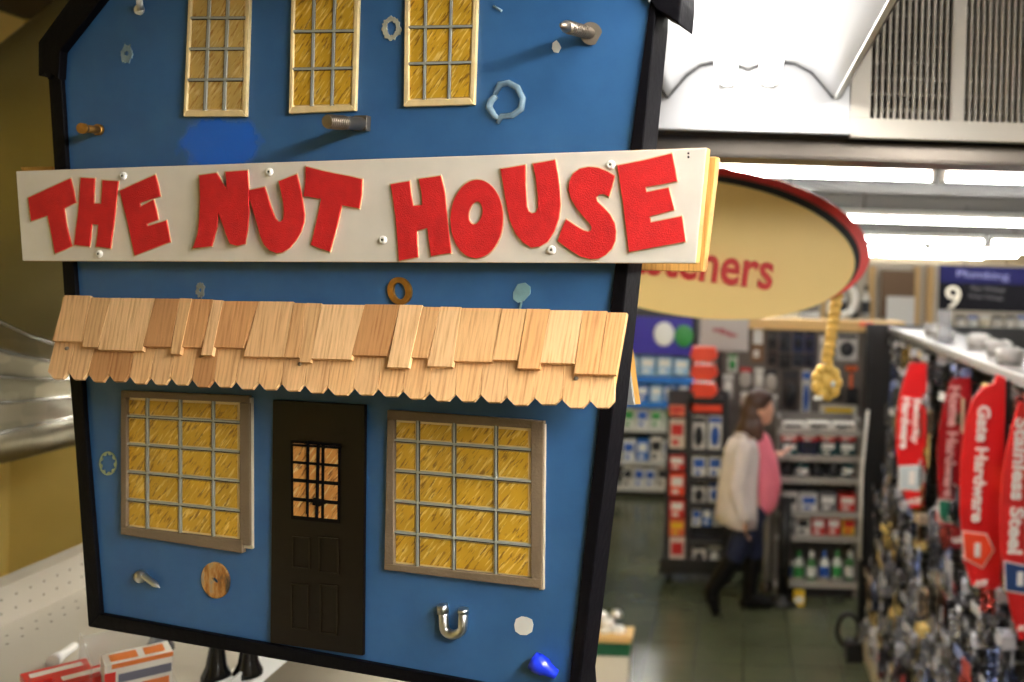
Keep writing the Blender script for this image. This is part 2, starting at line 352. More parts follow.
for i, pts in enumerate(LET):
    b = MB(); z0 = BOFF; z1 = BOFF + .0028
    if pts is None:
        cx, cy = 380 + 548/5.683, 150 + 392/5.683; ix, iy = 380 + 541/5.683, 150 + 358/5.683
        O = []; I = []; O2 = []; I2 = []
        for k in range(40):
            t = 2 * math.pi * k / 40; c_, s_ = math.cos(t), math.sin(t)
            ex, ey = 26 * c_, 39.2 * s_; O.append(H(cx + ex - ey * .02, cy + ey, z1)); O2.append(H(cx + ex * 1.05, cy + ey * 1.03, z1 - .002))
            ex, ey = 7.2 * c_, 11.4 * s_; I.append(H(ix + ex - ey * .14, iy + ey, z1)); I2.append(H(ix + ex * .8 - ey * .14, iy + ey * .88, z1 - .002))
        b.ring(O, I, -HN * .0012, 0, 0); b.ring(O2, I2, -HN * .0022, 1, 1)
    else:
        lf = LIFT.get(i, 0)
        b.hp(pts, z1 + lf, z1 - .0014 + lf, 0, 0); b.hp(offset_poly(pts, 1.0), z1 - .0014, z0, 1, 1)
    obj('letter', b, [RED, GLUE], board, house=True)
for u, v in ((124,176),(100,254),(270,172),(383.5,240),(552,250),(611,165)):
    b = MB(); p = H(u, v, BOFF); b.lathe(p, HN, [(0, .0042), (.0012, .0042), (.0026, .003), (.0026, .0012), (.0012, .001), (.0012, 0)], 16, 0)
    b.box((-.0008, -.0008, 0), (.0008, .0008, .0004), 1, R=Matrix.Translation(p + HN * .0022) @ Matrix.Rotation(math.pi/2, 4, 'X'))
    obj('screw', b, [WHITE, BLACK], board)
b = MB(); 
for v in (153.3, 157): b.ball(H(688.5, v, BOFF), .0011, 8)
obj('nail_hole', b, BLACK, board)

# windows
def lerp2(Q, s, t):
    (x0,y0),(x1,y1),(x2,y2),(x3,y3) = Q           # TL, TR, BR, BL
    a = (x0 + (x1-x0)*s, y0 + (y1-y0)*s); c = (x3 + (x2-x3)*s, y3 + (y2-y3)*s); return (a[0] + (c[0]-a[0])*t, a[1] + (c[1]-a[1])*t)
MSHADE = mat('muntin_shadow_line', (52, 42, 26), .6)  # dark strips paint a shadow line beside each window bar
def window(name, frames, G, cols, rows, mframe, mpane, th, mw, bevel=.0008, gut=1.2):
    b = MB()
    for k, f in enumerate(frames): b.hp(f, th + .0006 * k, 0)
    w = obj(name, b, mframe, house, bevel=bevel, house=True)
    cs = [0] + cols + [1]; rs = [0] + rows + [1]; W = G[1][0] - G[0][0]; Hh = G[3][1] - G[0][1]
    b = MB(); b.hp([lerp2(G, -.02, -.02), lerp2(G, 1.02, -.02), lerp2(G, 1.02, 1.02), lerp2(G, -.02, 1.02)], .002, 0, 1)
    for i in range(len(cs) - 1):
        for j in range(len(rs) - 1):
            du, dv = gut / W, gut / Hh; s0, s1, t0, t1 = cs[i] + du, cs[i+1] - du, rs[j] + dv, rs[j+1] - dv
            b.hp([lerp2(G, s0, t0), lerp2(G, s1, t0), lerp2(G, s1, t1), lerp2(G, s0, t1)], .0028, .0016, 0)
    obj('pane', b, [mpane, PANEB], w, house=True)
    b = MB(); e = mw / 2
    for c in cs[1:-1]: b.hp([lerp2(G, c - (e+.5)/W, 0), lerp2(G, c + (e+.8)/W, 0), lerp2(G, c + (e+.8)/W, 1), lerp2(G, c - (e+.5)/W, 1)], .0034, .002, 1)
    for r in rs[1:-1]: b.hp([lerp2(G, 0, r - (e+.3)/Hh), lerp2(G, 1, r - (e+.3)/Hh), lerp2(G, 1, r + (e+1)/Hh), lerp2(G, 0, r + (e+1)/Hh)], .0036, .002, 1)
    for c in cs[1:-1]: b.hp([lerp2(G, c - e/W, 0), lerp2(G, c + e/W, 0), lerp2(G, c + e/W, 1), lerp2(G, c - e/W, 1)], .0045, .002, 0)
    for r in rs[1:-1]: b.hp([lerp2(G, 0, r - e/Hh), lerp2(G, 1, r - e/Hh), lerp2(G, 1, r + e/Hh), lerp2(G, 0, r + e/Hh)], .005, .002, 0)
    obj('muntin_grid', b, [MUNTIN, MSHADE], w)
    return w
def frame4(O, I): return [[O[0], O[1], I[1], I[0]], [O[1], O[2], I[2], I[1]], [O[2], O[3], I[3], I[2]], [O[3], O[0], I[0], I[3]]]
def upper(O, I, cols, nrow, mpane): window('window', frame4(O, I), I, cols, [ (k + 1) / nrow for k in range(nrow - 1)], CREAMW, mpane, .0035, 2.3, gut=1.3)
PALE = m_scribble('pale_scribble', (208, 172, 96), (226, 200, 138), (170, 112, 30))
upper([(190,-48),(251,-48),(245.6,116.5),(183,116.5)], [(193,-44),(247,-44),(242,110),(186,110.5)], [.33,.67], 5, PALE)
upper([(292,-48),(360,-48),(355,110.5),(288.5,113.5)], [(294.5,-44),(356,-44),(351,105),(291.8,106.5)], [.33,.67], 4, SCRIB)
upper([(405,-50),(479,-50),(474,104.5),(403.3,106.6)], [(409,-46),(474.5,-46),(469.5,98),(408,100)], [.26,.66], 4, SCRIB)
G = [(125.8,397),(239.4,402.4),(239.4,539.8),(125.8,526.6)]
window('window', [[(120.6,390.6),(248.6,396),(248.6,403),(120.6,397.2)], [(239.4,402.6),(249.4,403),(250,546),(239.4,545)], [(120.6,526.6),(242,540.6),(242,553.5),(120.6,534.5)], [(120.6,397.2),(126,397.4),(126,527),(120.6,527)]],
       G, [.185,.475,.765], [.145,.36,.575,.79], CARD, SCRIB, .0045, 1.7, gut=2.6)
G = [(393.5,419),(530.7,428),(530.7,579),(393,564)]
window('window', [[(387,410),(536,420.5),(537,429),(387,419.5)], [(530.7,421),(543.6,421),(541.6,589),(530.7,588)], [(384,563.5),(541.6,579.5),(541.6,589),(384,570)], [(387,419),(393.6,419.4),(393.2,564.4),(384,564)]],
       G, [.175,.44,.745], [.145,.355,.565,.78], CARD, SCRIB, .0045, 1.9, gut=2.9)
TORN = mat('torn_white_card', (206, 192, 166), .7, bump=.5, bscale=300)
for q in ([(541,424),(545,424.5),(543.4,590),(539,589.6)], [(244,398),(251.6,398),(252,549),(244,548)]):
    b = MB(); b.hp(q, .003, 0); obj('window_edge_card', b, TORN, house, house=True)

# door
D = [(272.6,400),(364.8,405),(362.8,656),(270,643)]
b = MB(); b.hp(D, .004, 0); door = obj('door', b, DARKBR, house, bevel=.0008, house=True)
G = [(292.2,441.6),(338.6,445),(337.6,521.8),(292.6,517.6)]
b = MB(); b.hp(offset_poly(G, 1.6), .0048, .003, 1); cs = [.02,.3,.36,.62,.70,.98]; rr = [.02,.25,.29,.48,.53,.73,.78,.97]
for i in (0, 2, 4):
    for j in (0, 2, 4, 6): b.hp([lerp2(G, cs[i], rr[j]), lerp2(G, cs[i+1], rr[j]), lerp2(G, cs[i+1], rr[j+1]), lerp2(G, cs[i], rr[j+1])], .0056, .004, 0)
obj('door_window', b, [SCRIB_D, BLACK], door, house=True)
b = MB()
for q in ([(316.6,443),(318.4,443.2),(316.6,519),(315,518)], [(306.4,441),(307.8,441),(307,514),(305.8,514)], [(313,498),(319,499.5),(328,503),(319,506.5),(312,505)], [(291,444),(340,447),(340,449),(291,446)]): b.hp(q, .008, .0056)
obj('door_window_bars', b, BLACK, door)
DQ = lambda p: sc(p, 260, 390, 2.529)
for x0, y0, x1, y1 in ((80,370,125,455),(147,372,197,468),(77,490,122,610),(150,492,195,622)):
    q = DQ([(x0,y0),(x1,y0+4),(x1,y1),(x0,y1-5)]); q2 = offset_poly(q, -1.4); b = MB()
    b.ring([H(*p, .0052) for p in q], [H(*p, .0052) for p in q2], -HN * .0015); obj('door_panel_moulding', b, DOORLINE, door)

# awning
def vt(u): return 296 + (u - 62) * 16 / 566
def vb(u): return 378 + (u - 48) * .0535
def aw(u, v, up=0):                                 # a point on the sloping awning
    f = (v - vt(u)) / (vb(u) - vt(u)); return H(u, v, .010 + .055 * f + up)
def slab(b, pts, up, th, mi=0):
    fr = [aw(u, v, up) for u, v in pts]; nb = (HN * .6 + Vector((0, 0, .35))) .normalized() * th; k = len(b.v); b.prism(fr, [p - nb for p in fr], mi)
    for i, (u, v) in enumerate(pts): b.uvo[k + i] = b.uvo[k + len(pts) + i] = ((u + (v - 300) * .17) * .001, -v * .001)
b = MB(); slab(b, [(63,297),(627,313),(612,398),(50,370)], -.001, .004)
awn = obj('awning', b, [PLY], house, house=True)
TINT = [(.92,.86,.78),(.8,.7,.58),(.84,.78,.68),(.62,.48,.36),(.94,.86,.74),(.76,.6,.46),(1.0,.98,.94),(.86,.72,.56)]
def shade(o, i, k=1.0): c = TINT[i % len(TINT)]; o.color = (min(1, c[0] * k), min(1, c[1] * k), min(1, c[2] * k), 1)
low = [47.5,68.4,88.3,108.3,129.4,150,170.4,191.8,213.5,235.7,258.3,281,304.6,327.7,353.4,378,403,429.7,455,480.7,507,533.5,562.4,589.8,614.5]
tl = [0,0,3,3,4,0,4,3,4,0,4,0,0,4,0,4,4,0,4,0,4,4,4,0,5]
for i in range(len(low) - 1):
    a, c = low[i], low[i+1]; w = c - a; g = .35; vv = vb((a + c) / 2) + random.uniform(-.8, 1.6); tip = 7.0
    k = 10 * (1 - (a - 47) / 600)                    # shingles run up towards the right by perspective
    b = MB(); slab(b, [(a + g + k, 330 + (a-47)*.03), (c - g + k, 330 + (c-47)*.03), (c - g, vv - tip), (c - w * .27, vv), (a + w * .27, vv), (a + g, vv - tip)], .001, .003)
    o = obj('shingle', b, [SHINGLE], awn, house=True); shade(o, tl[i] if i < len(tl) else i, .97)
tops = [64.4,91,111,155,179.5,192,213,223.4,258.6,293.8,306,322,364.6,399.8,422.7,440.3,461.4,501.9,526.5,550,582.8,607.4,626.8]
bots = [52,82,97.8,142.5,170,180,200.6,212,243.5,284.3,299,310.3,351.3,386.8,408.6,427,452.6,492,517,539.5,574,598,616]
vbs = [340.7,346.7,349.5,346,353.7,346.7,354.8,346.7,356,357,361.8,358.3,354.8,367,357.3,366,360.8,359.5,368,362.5,373.5,374]
tt = [0,2,6,3,2,5,6,5,0,1,2,6,3,6,1,6,4,4,7,6,7,7]
for i in range(len(tops) - 1):
    a0, a1, b0, b1 = tops[i], tops[i+1], bots[i], bots[i+1]; up = .0065 + random.uniform(0, .0012); g = .3; vh = vt((a0 + a1) / 2) + random.uniform(-1.5, .8)
    b = MB(); slab(b, [(a0 + g, vh), (a1 - g, vh + .4), (b1 - g, vbs[i] + 1.5 * (b1-b0)/60), (b0 + g, vbs[i])], up, .004)
    o = obj('shingle', b, [SHINGLE], awn, house=True); shade(o, tt[i])
for u, v in ((67,349),(300,363),(577,377),(576,376)): pass
b = MB()
for u, v in ((67,348.5),(300,364),(576,378.5)): b.ball(aw(u, v, .002), .0022, 8)
obj('nail_head', b, DSTEEL, awn)
# the awning on the house's other face, seen past the right edge
fr = [H(160,322,-.034), H(622,320,-.034), H(634,405,-.082), H(160,398,-.082)]
b = MB(); b.prism(fr, [p - HN * .004 for p in fr], 1, 1)
fr2 = [p - HN * .0042 for p in fr]; b.prism(fr2, [p - HN * .004 + HU * .004 for p in fr2], 0, 0)
obj('rear_awning', b, [PLY, mat('grey_underlay', (176, 176, 172), .7)], house, house=True)

# hardware glued and screwed to the front
def hexhead(b, c, axis, r, h, n=6): b.frust(c, c + axis * h, r, r, n, smooth=False)
b = MB(); p0, p1 = H(364,124,.002), H(327,121.5,.056); ax = (p1 - p0).normalized(); hexhead(b, H(364.5,124,0), HN, .0108, .007, 4); b.frust(p0, p1, .0066, .0062, 16)
for k in range(9): q = p0 + (p1 - p0) * (.55 + k * .05); b.frust(q, q + ax * .0012, .0071, .0071, 16)
obj('square_head_bolt', b, DSTEEL, house, bevel=.0005)
b = MB(); p0, p1 = H(590,33,.002), H(566,26.5,.045); ax = (p1 - p0).normalized(); b.frust(H(591,33.5,0), H(591,33.5,.004), .0105, .0105, 24); b.frust(p0, p1, .0056, .0056, 16); b.frust(p1, p1 + ax * .01, .0056, .0012, 16)
for k in range(8): q = p0 + (p1 - p0) * (.3 + k * .08); b.frust(q, q + ax * .0012, .0063, .0063, 16)
obj('lag_bolt', b, DSTEEL, house)
b = MB(); p0, p1 = H(100,130,.0), H(84,128.5,.026); b.frust(p0, p0 + HN*.004, .0062, .0062, 20); b.frust(p0, p1, .0044, .0044, 14); b.frust(p1, p1 + (p1-p0).normalized()*.004, .0058, .0058, 14)
obj('brass_fitting', b, BRASS, house)
b = MB(); p0, p1 = H(140.5,10,.0), H(139,-3,.022); b.frust(p0, p0 + HN*.003, .0058, .0058, 18); b.frust(p0 , p1, .0034, .003, 14)
obj('white_screw', b, WHITE, house)
def ringpx(name, u, v, ro, ri, m, th=.002, off=0, n=36, jag=0.0, tilt=0, teeth=0, th2=None):
    O, I = [], []
    for k in range(n):
        t = 2 * math.pi * k / n; j = 1 + random.uniform(-jag, jag); j2 = 1 + random.uniform(-jag, jag) + (.28 if teeth and (k // 2) % 2 else 0)
        O.append(H(u + ro[0] * math.cos(t) * j + tilt * math.sin(t), v + ro[1] * math.sin(t) * j, off + th)); I.append(H(u + ri[0] * math.cos(t) * j2 + tilt * math.sin(t), v + ri[1] * math.sin(t) * j2, off + th))
    b = MB(); b.ring(O, I, -HN * th); return obj(name, b, m, house, bevel=.0004, house=True)
ringpx('brass_washer', 399, 291, (12, 14), (6, 8.4), BRASS, .003, tilt=1)
ringpx('tooth_washer', 107.5, 463.5, (8.6, 12), (6, 8.4), mat('pale_zinc', (170, 186, 160), .35, .8), .0015, teeth=1)
ringpx('fender_washer', 215, 580.5, (14, 18.2), (2.2, 2.8), m_marble(), .0022, tilt=1.5)
ringpx('glue_ring', 391, 28, (9.5, 12), (4.6, 7), mat('yellowed_glue', (176, 176, 160), .25, vary=.2, noise_scale=150), .0015, jag=.12)
ringpx('glue_remnant', 126.5, 53.5, (6, 9.5), (2, 2.5), GLUEG, .0012, jag=.2)
ringpx('glue_remnant', 200, 290, (4.6, 7), (1.5, 2), mat('grey_glue', (120, 124, 120), .4, vary=.3, noise_scale=150), .0012, jag=.25)
b = MB()
def bead(pts, r): b.tube([H(u, v, .0008) for u, v in pts], r, 8)
bead(sc([(440,268),(455,240),(480,236),(505,250),(520,280),(515,310),(490,328),(460,330),(448,350)], 340, 0, 2.842), [.0022,.0036,.0034,.0036,.0032,.0034,.003,.003,.002])
bead(sc([(445,272),(430,285),(424,305),(440,330),(455,340)], 340, 0, 2.842), [.003,.0036,.0038,.003,.002])
obj('glue_ring', b, GLUEG, house)
b = MB(); b.hp(sc([(492,205),(505,182),(525,178),(540,190),(540,210),(522,230),(505,235),(492,225)], 340, 220, 2.842), .0012, 0); b.tube([H(521.5, 302, .001), H(520, 309, .001)], .0012, 6)
obj('glue_blob', b, mat('grey_green_glue', (120, 158, 166), .3, vary=.15, noise_scale=100), house)
b = MB(); b.tube([H(493.5,6,.0006), H(498,8.5,.0006), H(502,11,.0006)], .0014, 6); obj('glue_blob', b, GLUEG, house)
b = MB(); b.hp(sc([(604,122),(615,114),(622,122),(628,135),(620,150),(608,148),(602,138)], 340, 0, 2.842), .0006, 0); obj('paint_chip', b, CHIP, house)
b = MB(); b.hp(sc([(500,503),(515,496),(530,498),(545,505),(549,520),(545,540),(530,549),(512,548),(498,538),(495,520)], 340, 442, 2.842), .0006, 0); obj('paint_chip', b, CHIP, house)
b = MB(); p0, p1 = H(143,575,.006), H(160,588,.004); b.lathe(H(143.6,575.3,0), HN, [(0, .0058), (.003, .0072), (.006, .0066), (.0085, .0042), (.0095, 0)], 20)
n_ = 10; b.tube([p0 + (p1-p0)*k/20 for k in range(21)], [(.0035 if k % 2 else .0026) * (1 if k < 15 else (20.5-k)/6) for k in range(21)], 12)
obj('pan_head_screw', b, STEEL, house)
b = MB(); pts = [(443,606)] + [(453.5 - 9.4*math.cos(t), 626 + 8.6*math.sin(t)) for t in [math.pi*k/12 for k in range(13)]] + [(463.5,610)]
b.tube([H(u, v, .005) for u, v in pts], .0046, 14); b.frust(H(443,613,.005), H(442.4,604.5,.005), .0056, .0052, 12); b.frust(H(463.2,613,.005), H(463.6,608.5,.005), .0052, .005, 12)
obj('u_bolt', b, STEEL, house)
b = MB(); p0, p1 = H(534.5,661,.008), H(557,675,.007); d = (p1 - p0); b.lathe(p0, d, [(-.002, 0), (-.002, .0082), (.004, .0092), (.012, .0084), (d.length*.6, .0062), (d.length*.97, .0045), (d.length, .002), (d.length, 0)], 10)
for s_ in (-1, 1): b.box((-.004, -.0006, 0), (.004, .0006, .002), R=Matrix.Translation(p0 + d*.25) @ Matrix.Rotation(s_, 4, 'Y'))
obj('wire_nut', b, BLUEPL, house)
# black stand that carries the house
b = MB()
for (u, v), hu in (((160, 640), 150), ((216, 668), 240), ((248,664), 300)):
    foot = PZ(u, v + 4, 1.84); top = H(hu, 600, -.05); mid = Vector((top.x, foot.y, 2.02))
    b.tube([foot + Vector((0, 0, -.004)), foot + Vector((0, 0, .06)), foot + Vector((0,0,.12)), (foot + mid) / 2 + Vector((0, 0, .11)), top + Vector((0, 0, -.02)), H(hu, 560, -.032)], .009, 12)
    b.lathe(foot + Vector((0, 0, -.01)), (0, 0, 1), [(0, 0), (0, .02), (.006, .02), (.02, .014), (.05, .01)], 20)
obj('stand_bracket', b, mat('black_gloss', (12, 12, 14), .15), house)

# ------------------------------------------------------------------ left-hand shelving under the house
SH = 1.83; SX0, SX1 = -1.19, -.735
SHELFW = mat('warm_white_shelf', (190, 182, 166), .4)
HOLE = mat('punched_hole', (130, 122, 108), .8)
gon = empty('gondola_shelving', ((SX0 + SX1) / 2, 1.8, 0), 'off-white perforated metal gondola shelving under the blue house', 'shelving')
b = MB(); b.box((SX0 - .03, .55, 0), (SX0, 2.5, SH + .06)); b.box((SX0 - .035, .55, SH + .06), (SX0 + .006, 2.5, SH + .068)); obj('back_panel', b, SHELFW, gon)
b = MB(); b.box((SX0, .55, SH - .012), (SX1, 2.5, SH)); obj('top_shelf', b, SHELFW, gon)
b = MB(); b.box((SX1 - .003, .55, SH - .03), (SX1 + .022, 2.5, SH + .004)); b.box((SX1 + .022, .55, SH - .03), (SX1 + .026, 2.5, SH + .012)); obj('price_rail', b, WHITE, gon)
b = MB()
for k in range(62):
    y = .6 + k * .03
    for z in (SH + .022, SH + .045): b.frust((SX0 + .0008, y, z), (SX0 - .004, y, z), .0022, .0022, 8)
    for x in (SX0 + .035, SX0 + .06): b.frust((x, y, SH + .0008), (x, y, SH - .004), .0022, .0022, 8)
o = obj('punched_holes', b, HOLE, gon); o['kind'] = 'stuff'
for z, w in ((1.42, .08), (.95, .1), (.12, .14)):
    b = MB(); b.box((SX0, .55, z - .015), (SX1 + w, 2.5, z)); b.box((SX1 + w, .55, z - .03), (SX1 + w + .01, 2.5, z + .012)); obj('shelf', b, SHELFW, gon)
for y in (.55, 2.48):
    b = MB(); b.box((SX0, y, 0), (SX0 + .05, y + .02, SH - .02)); obj('upright', b, BLACK, gon)
b = MB(); b.box((SX0, .57, 0), (SX1 + .1, 2.48, .1)); obj('kick_plate', b, BLACK, gon)

REDBOX = mat('red_carton', (214, 44, 30), .4); ORBOX = mat('orange_carton_band', (232, 128, 60), .4); WBOX = mat('white_carton', (232, 226, 214), .4)
GREYINK = mat('grey_print', (110, 110, 124), .5); CLEAR = mat('clear_acrylic', (235, 240, 238), .08, alpha=.16); OLIVE = mat('olive_carton', (150, 142, 84), .5); TEAL = mat('teal_print', (60, 96, 96), .5)
def on_shelf(name, c, size, rot, mats, label, cat, group=None, bands=()):
    w, d, h = size; R = Matrix.Translation(c) @ Matrix.Rotation(rot, 4, 'Z'); b = MB(); b.box((-w/2, -d/2, 0), (w/2, d/2, h), 0, R)
    for (x0, x1, z0, z1, mi, top) in bands:
        if top: b.box((-w/2 + w*x0, -d/2 + d*z0, h), (-w/2 + w*x1, -d/2 + d*z1, h + .0006), mi, R)
        else: b.box((-w/2 + w*x0, -d/2 - .0006, h*z0), (-w/2 + w*x1, -d/2, h*z1), mi, R)
    return tag(obj(name, b, mats, bevel=.0012), label, cat, group)
def sp(u, v): return PZ(u, v, SH)
on_shelf('carton', sp(56, 692), (.042, .075, .03), -.75, [REDBOX, WBOX], 'red carton with slanting white lettering, leftmost on the white shelf', 'carton', 'red cartons on the white shelf', [(.25,.6,.1,.9,1,True), (.1,.9,.3,.7,1,False)])
on_shelf('carton', sp(88, 696), (.042, .075, .032), -.75, [REDBOX, WBOX], 'red carton with white lettering between the leftmost red carton and the clear tray', 'carton', 'red cartons on the white shelf', [(.25,.6,.1,.9,1,True), (.1,.9,.3,.7,1,False)])
on_shelf('carton', sp(136, 692), (.08, .045, .055), .72, [WBOX, ORBOX, GREYINK, REDBOX], 'white carton with orange bands and grey print in the clear tray', 'carton', None,
         [(0,.16,0,.8,3,False), (.2,.98,.5,.72,2,False), (.1,1,.88,1,1,False), (.55,.95,.05,.4,1,False), (.1,.5,.1,.35,2,False), (.1,.5,.2,.8,1,True), (.6,.9,.2,.8,1,True)])
b = MB(); R = Matrix.Translation(sp(136, 692)) @ Matrix.Rotation(.72, 4, 'Z'); b.box((-.058, -.04, 0), (-.055, .10, .065), 0, R); b.box((-.058, .097, 0), (.05, .10, .06), 0, R); b.box((-.058, -.04, 0), (.05, .10, .002), 0, R)
tag(obj('display_tray', b, CLEAR, bevel=.0008), 'clear acrylic tray around the orange and white carton', 'tray')
b = MB(); a_ = sp(52, 668) + Vector((0, 0, .009)); c_ = sp(74, 652) + Vector((0, 0, .009)); b.tube([a_, a_ + (c_-a_)*.3, a_ + (c_-a_)*.35, c_], [.009, .009, .007, .0065], 14)
tag(obj('glue_tube', b, WHITE), 'small white tube lying behind the red cartons', 'tube')
cols = [(OLIVE, 'olive'), (TEAL, 'dark teal'), (WBOX, 'white'), (OLIVE, 'tan')]
for k in range(6):
    m_, nm = cols[k % 4]; z = 1.42; y = .98 + k * .12
    b = MB(); b.box((SX1 - .14, y, z), (SX1 + .07, y + .095, z + .17 + .03 * (k % 2)), 0); b.box((SX1 + .07, y + .01, z + .04), (SX1 + .0706, y + .085, z + .12), 1)
    tag(obj('packet', b, [m_, WBOX if k % 2 else TEAL], bevel=.003), f'{nm} packet below the white top shelf, {["first","second","third","fourth","fifth","sixth"][k]} from the near end', 'packet', 'packets on the shelf below the white top shelf')

# ------------------------------------------------------------------ big galvanised elbow duct, far left
duct = empty('ventilation_duct', (-1.55, 1.95, 1.2), 'large galvanised steel elbow duct beside the ochre wall', 'duct')
GALV = m_galv(); SEAM = mat('duct_seam', (170, 170, 164), .25, 1.0)
CE = P(150, 400, 1.95); RM, RR = .44, .30
def gore(t): return CE + Vector((-math.cos(t), 0, math.sin(t))) * RM, Vector((math.sin(t), 0, math.cos(t))), Vector((-math.cos(t), 0, math.sin(t)))
angs = [math.radians(a) for a in (50, 35, 20, 4, -14)]
def ringpts(t, r=RR, n=40):
    c, d, x = gore(t); return [c + x * math.cos(q) * r + Vector((0, 1, 0)) * math.sin(q) * r for q in [2*math.pi*i/n for i in range(n)]]
for k in range(4):
    b = MB(); A, B = ringpts(angs[k]), ringpts(angs[k+1]); n = 40; b.v += A + B
    for i in range(n): j = (i+1) % n; b.f.append([i, j, n+j, n+i]); b.m.append(0); b.s.append(True)
    o = obj('duct_gore', b, GALV, duct, recalc=False)
for t in angs:
    b = MB(); r = ringpts(t, RR + .003); b.tube(r + [r[0]], .0035, 8); obj('duct_seam', b, SEAM, duct)
c, d, x = gore(angs[0]); top = c + Vector((0, 0, 1)) * (Z_CEIL - c.z)
b = MB(); A = ringpts(angs[0]); T = [p + d * ((Z_CEIL - .005 - p.z) / d.z) for p in A]; b.v += A + T
for i in range(40): j = (i+1) % 40; b.f.append([i, j, 40+j, 40+i]); b.m.append(0); b.s.append(True)
obj('duct_riser', b, mat('reflection_tinted_steel', (150, 140, 98), .42, .7, vary=.2, noise_scale=4), duct, recalc=False)  # olive tint paints the ochre wall's reflection into the riser metal
c, d, x = gore(angs[-1]); b = MB(); A = ringpts(angs[-1]); E = [p - d * .0 + Vector((0, 0, -.5)) * 0 - d * .06 for p in A]; b.v += A + E
for i in range(40): j = (i+1) % 40; b.f.append([i, j, 40+j, 40+i]); b.m.append(0); b.s.append(True)
b.f.append([40 + i for i in range(40)]); b.m.append(0); b.s.append(False)
obj('duct_collar', b, GALV, duct, recalc=False)

# ------------------------------------------------------------------ near ceiling: light fixture, grille, beam
TUBEM = mat('lit_fluorescent_tube', (255, 252, 246), .3, emit=TUBE_NEAR)
TUBEF = mat('lit_far_tube', (255, 253, 248), .3, emit=TUBE_FAR)
REFL = mat('grey_reflector', (176, 176, 178), .35, .3); ALU = mat('brushed_aluminium', (88, 82, 76), .35, .9); GREYB = mat('grey_painted_steel', (150, 146, 140), .4)
LX0, LX1, LY0, LY1, LZ = -.15, .18, .62, 1.66, 2.765
fix = empty('ceiling_light', (0, 1.15, LZ), 'lit two-tube fluorescent ceiling light with curved white reflector above the oval sign', 'ceiling light')
def PYZ(u, v): return P(u, v, LY1)
prof_px = [(655,72),(661,88),(668,98),(674,90),(686,76),(700,66),(718,62),(736,65),(748,70),(760,65),(778,62),(795,64),(812,73),(824,87),(832,97),(838,99)]
prof = [PYZ(*q) for q in prof_px]
b = MB(); n = len(prof); th = Vector((0, 0, .006))
for y in (LY0, LY1): b.v += [Vector((p.x, y, p.z)) for p in prof] + [Vector((p.x, y, p.z)) + th for p in prof]
for i in range(n - 1):
    b.f += [[i, i+1, 2*n+i+1, 2*n+i], [n+i, 3*n+i, 3*n+i+1, n+i+1], [i, n+i, n+i+1, i+1]]; b.m += [0]*3; b.s += [True, True, False]
obj('reflector', b, REFL, fix, recalc=False)
e0, e1 = PYZ(648, 128), PYZ(850, 134)
endq = [PYZ(646,128), PYZ(850,134), PYZ(850,20), PYZ(650,20)]
b = MB(); b.prism(endq, [p + Vector((0, .012, 0)) for p in endq]); b.box((e0.x, LY1 - .012, e0.z - .002), (e1.x, LY1 + .012, e0.z + .006), 0); obj('end_plate', b, REFL, fix)
for u, sx in ((727, 1), (769, 1)):
    q = P(u, 78, LY1 - .02); b = MB(); b.tube([(q.x, LY0 + .02, q.z), (q.x, LY1 - .05, q.z), (q.x, LY1 - .03, q.z)], [.019, .019, .016], 20); obj('tube', b, TUBEM, fix)
    b = MB(); b.box((q.x - .014, LY1 - .03, q.z - .012), (q.x + .014, LY1 - .001, q.z + .03)); obj('lamp_holder', b, WHITE, fix)
b = MB(); g_ = [P(*q, LY1) for q in prof_px]; b.tube([p + Vector((0, -.006, -.001)) for p in g_], .0028, 6); obj('gasket', b, mat('dark_gasket', (26, 24, 24), .7), fix)
b = MB(); q0 = P(834, 98, LY1); b.box((q0.x, LY0, q0.z - .004), (q0.x + .008, LY1 - .005, q0.z + .012)); b.box((q0.x + .009, LY0, q0.z), (q0.x + .013, LY1 - .005, q0.z + .014), 1); obj('side_rail', b, [WHITE, ALU], fix)
b = MB(); b.box((-.17, LY0, 2.93), (.2, LY1, 2.99)); b.box((-.02, LY0 + .2, 2.98), (0, LY0 + .22, Z_CEIL)); b.box((-.02, LY1 - .2, 2.98), (0, LY1 - .18, Z_CEIL)); obj('housing', b, WHITE, fix)
# unseen lights added above the camera, behind it and over the shelving
def plain_light(name, x0, x1, y, z, label, m, group=None, dirx=True, r=.019, drop=True, n=2):
    e = empty(name, ((x0+x1)/2, y, z), label, 'ceiling light', group); b = MB()
    b.box((x0, y - .035, z + .025), (x1, y + .035, z + .075)); obj('housing', b, WHITE, e, bevel=.003)
    for s in ((-1, 1) if n == 2 else (0,)): b = MB(); b.tube([(x0 + .02, y + s * .045, z), (x1 - .02, y + s * .045, z)], r, 12); obj('tube', b, m, e)
    for x in (x0, x1 - .02): b = MB(); b.box((x, y - .03, z - .02), (x + .018, y + .03, z + .04)); obj('end_cap', b, WHITE, e)
    dx = min(.3, (x1 - x0) * .25)
    for x in (x0 + dx, x1 - dx): b = MB(); b.box((x - .01, y - .01, z + .07), (x + .01, y + .01, Z_CEIL)); obj('hanger', b, ALU, e)
    return e
TUBEB = mat('lit_added_tube', (255, 252, 246), .3, emit=TUBE_ADDED)
e = empty('ceiling_light', (.6, .1, 2.88), 'added unseen two-tube light above right of the camera, lighting the house front', 'ceiling light')  # added out of view to brighten the house from the right
b = MB(); b.box((.48, -.55, 2.92), (.76, .75, 2.97)); b.box((.61, -.4, 2.96), (.63, -.38, Z_CEIL)); b.box((.61, .6, 2.96), (.63, .62, Z_CEIL)); obj('housing', b, WHITE, e)
for x in (.55, .69): b = MB(); b.tube([(x, -.53, 2.885), (x, .73, 2.885)], .019, 12); obj('tube', b, TUBEB, e)
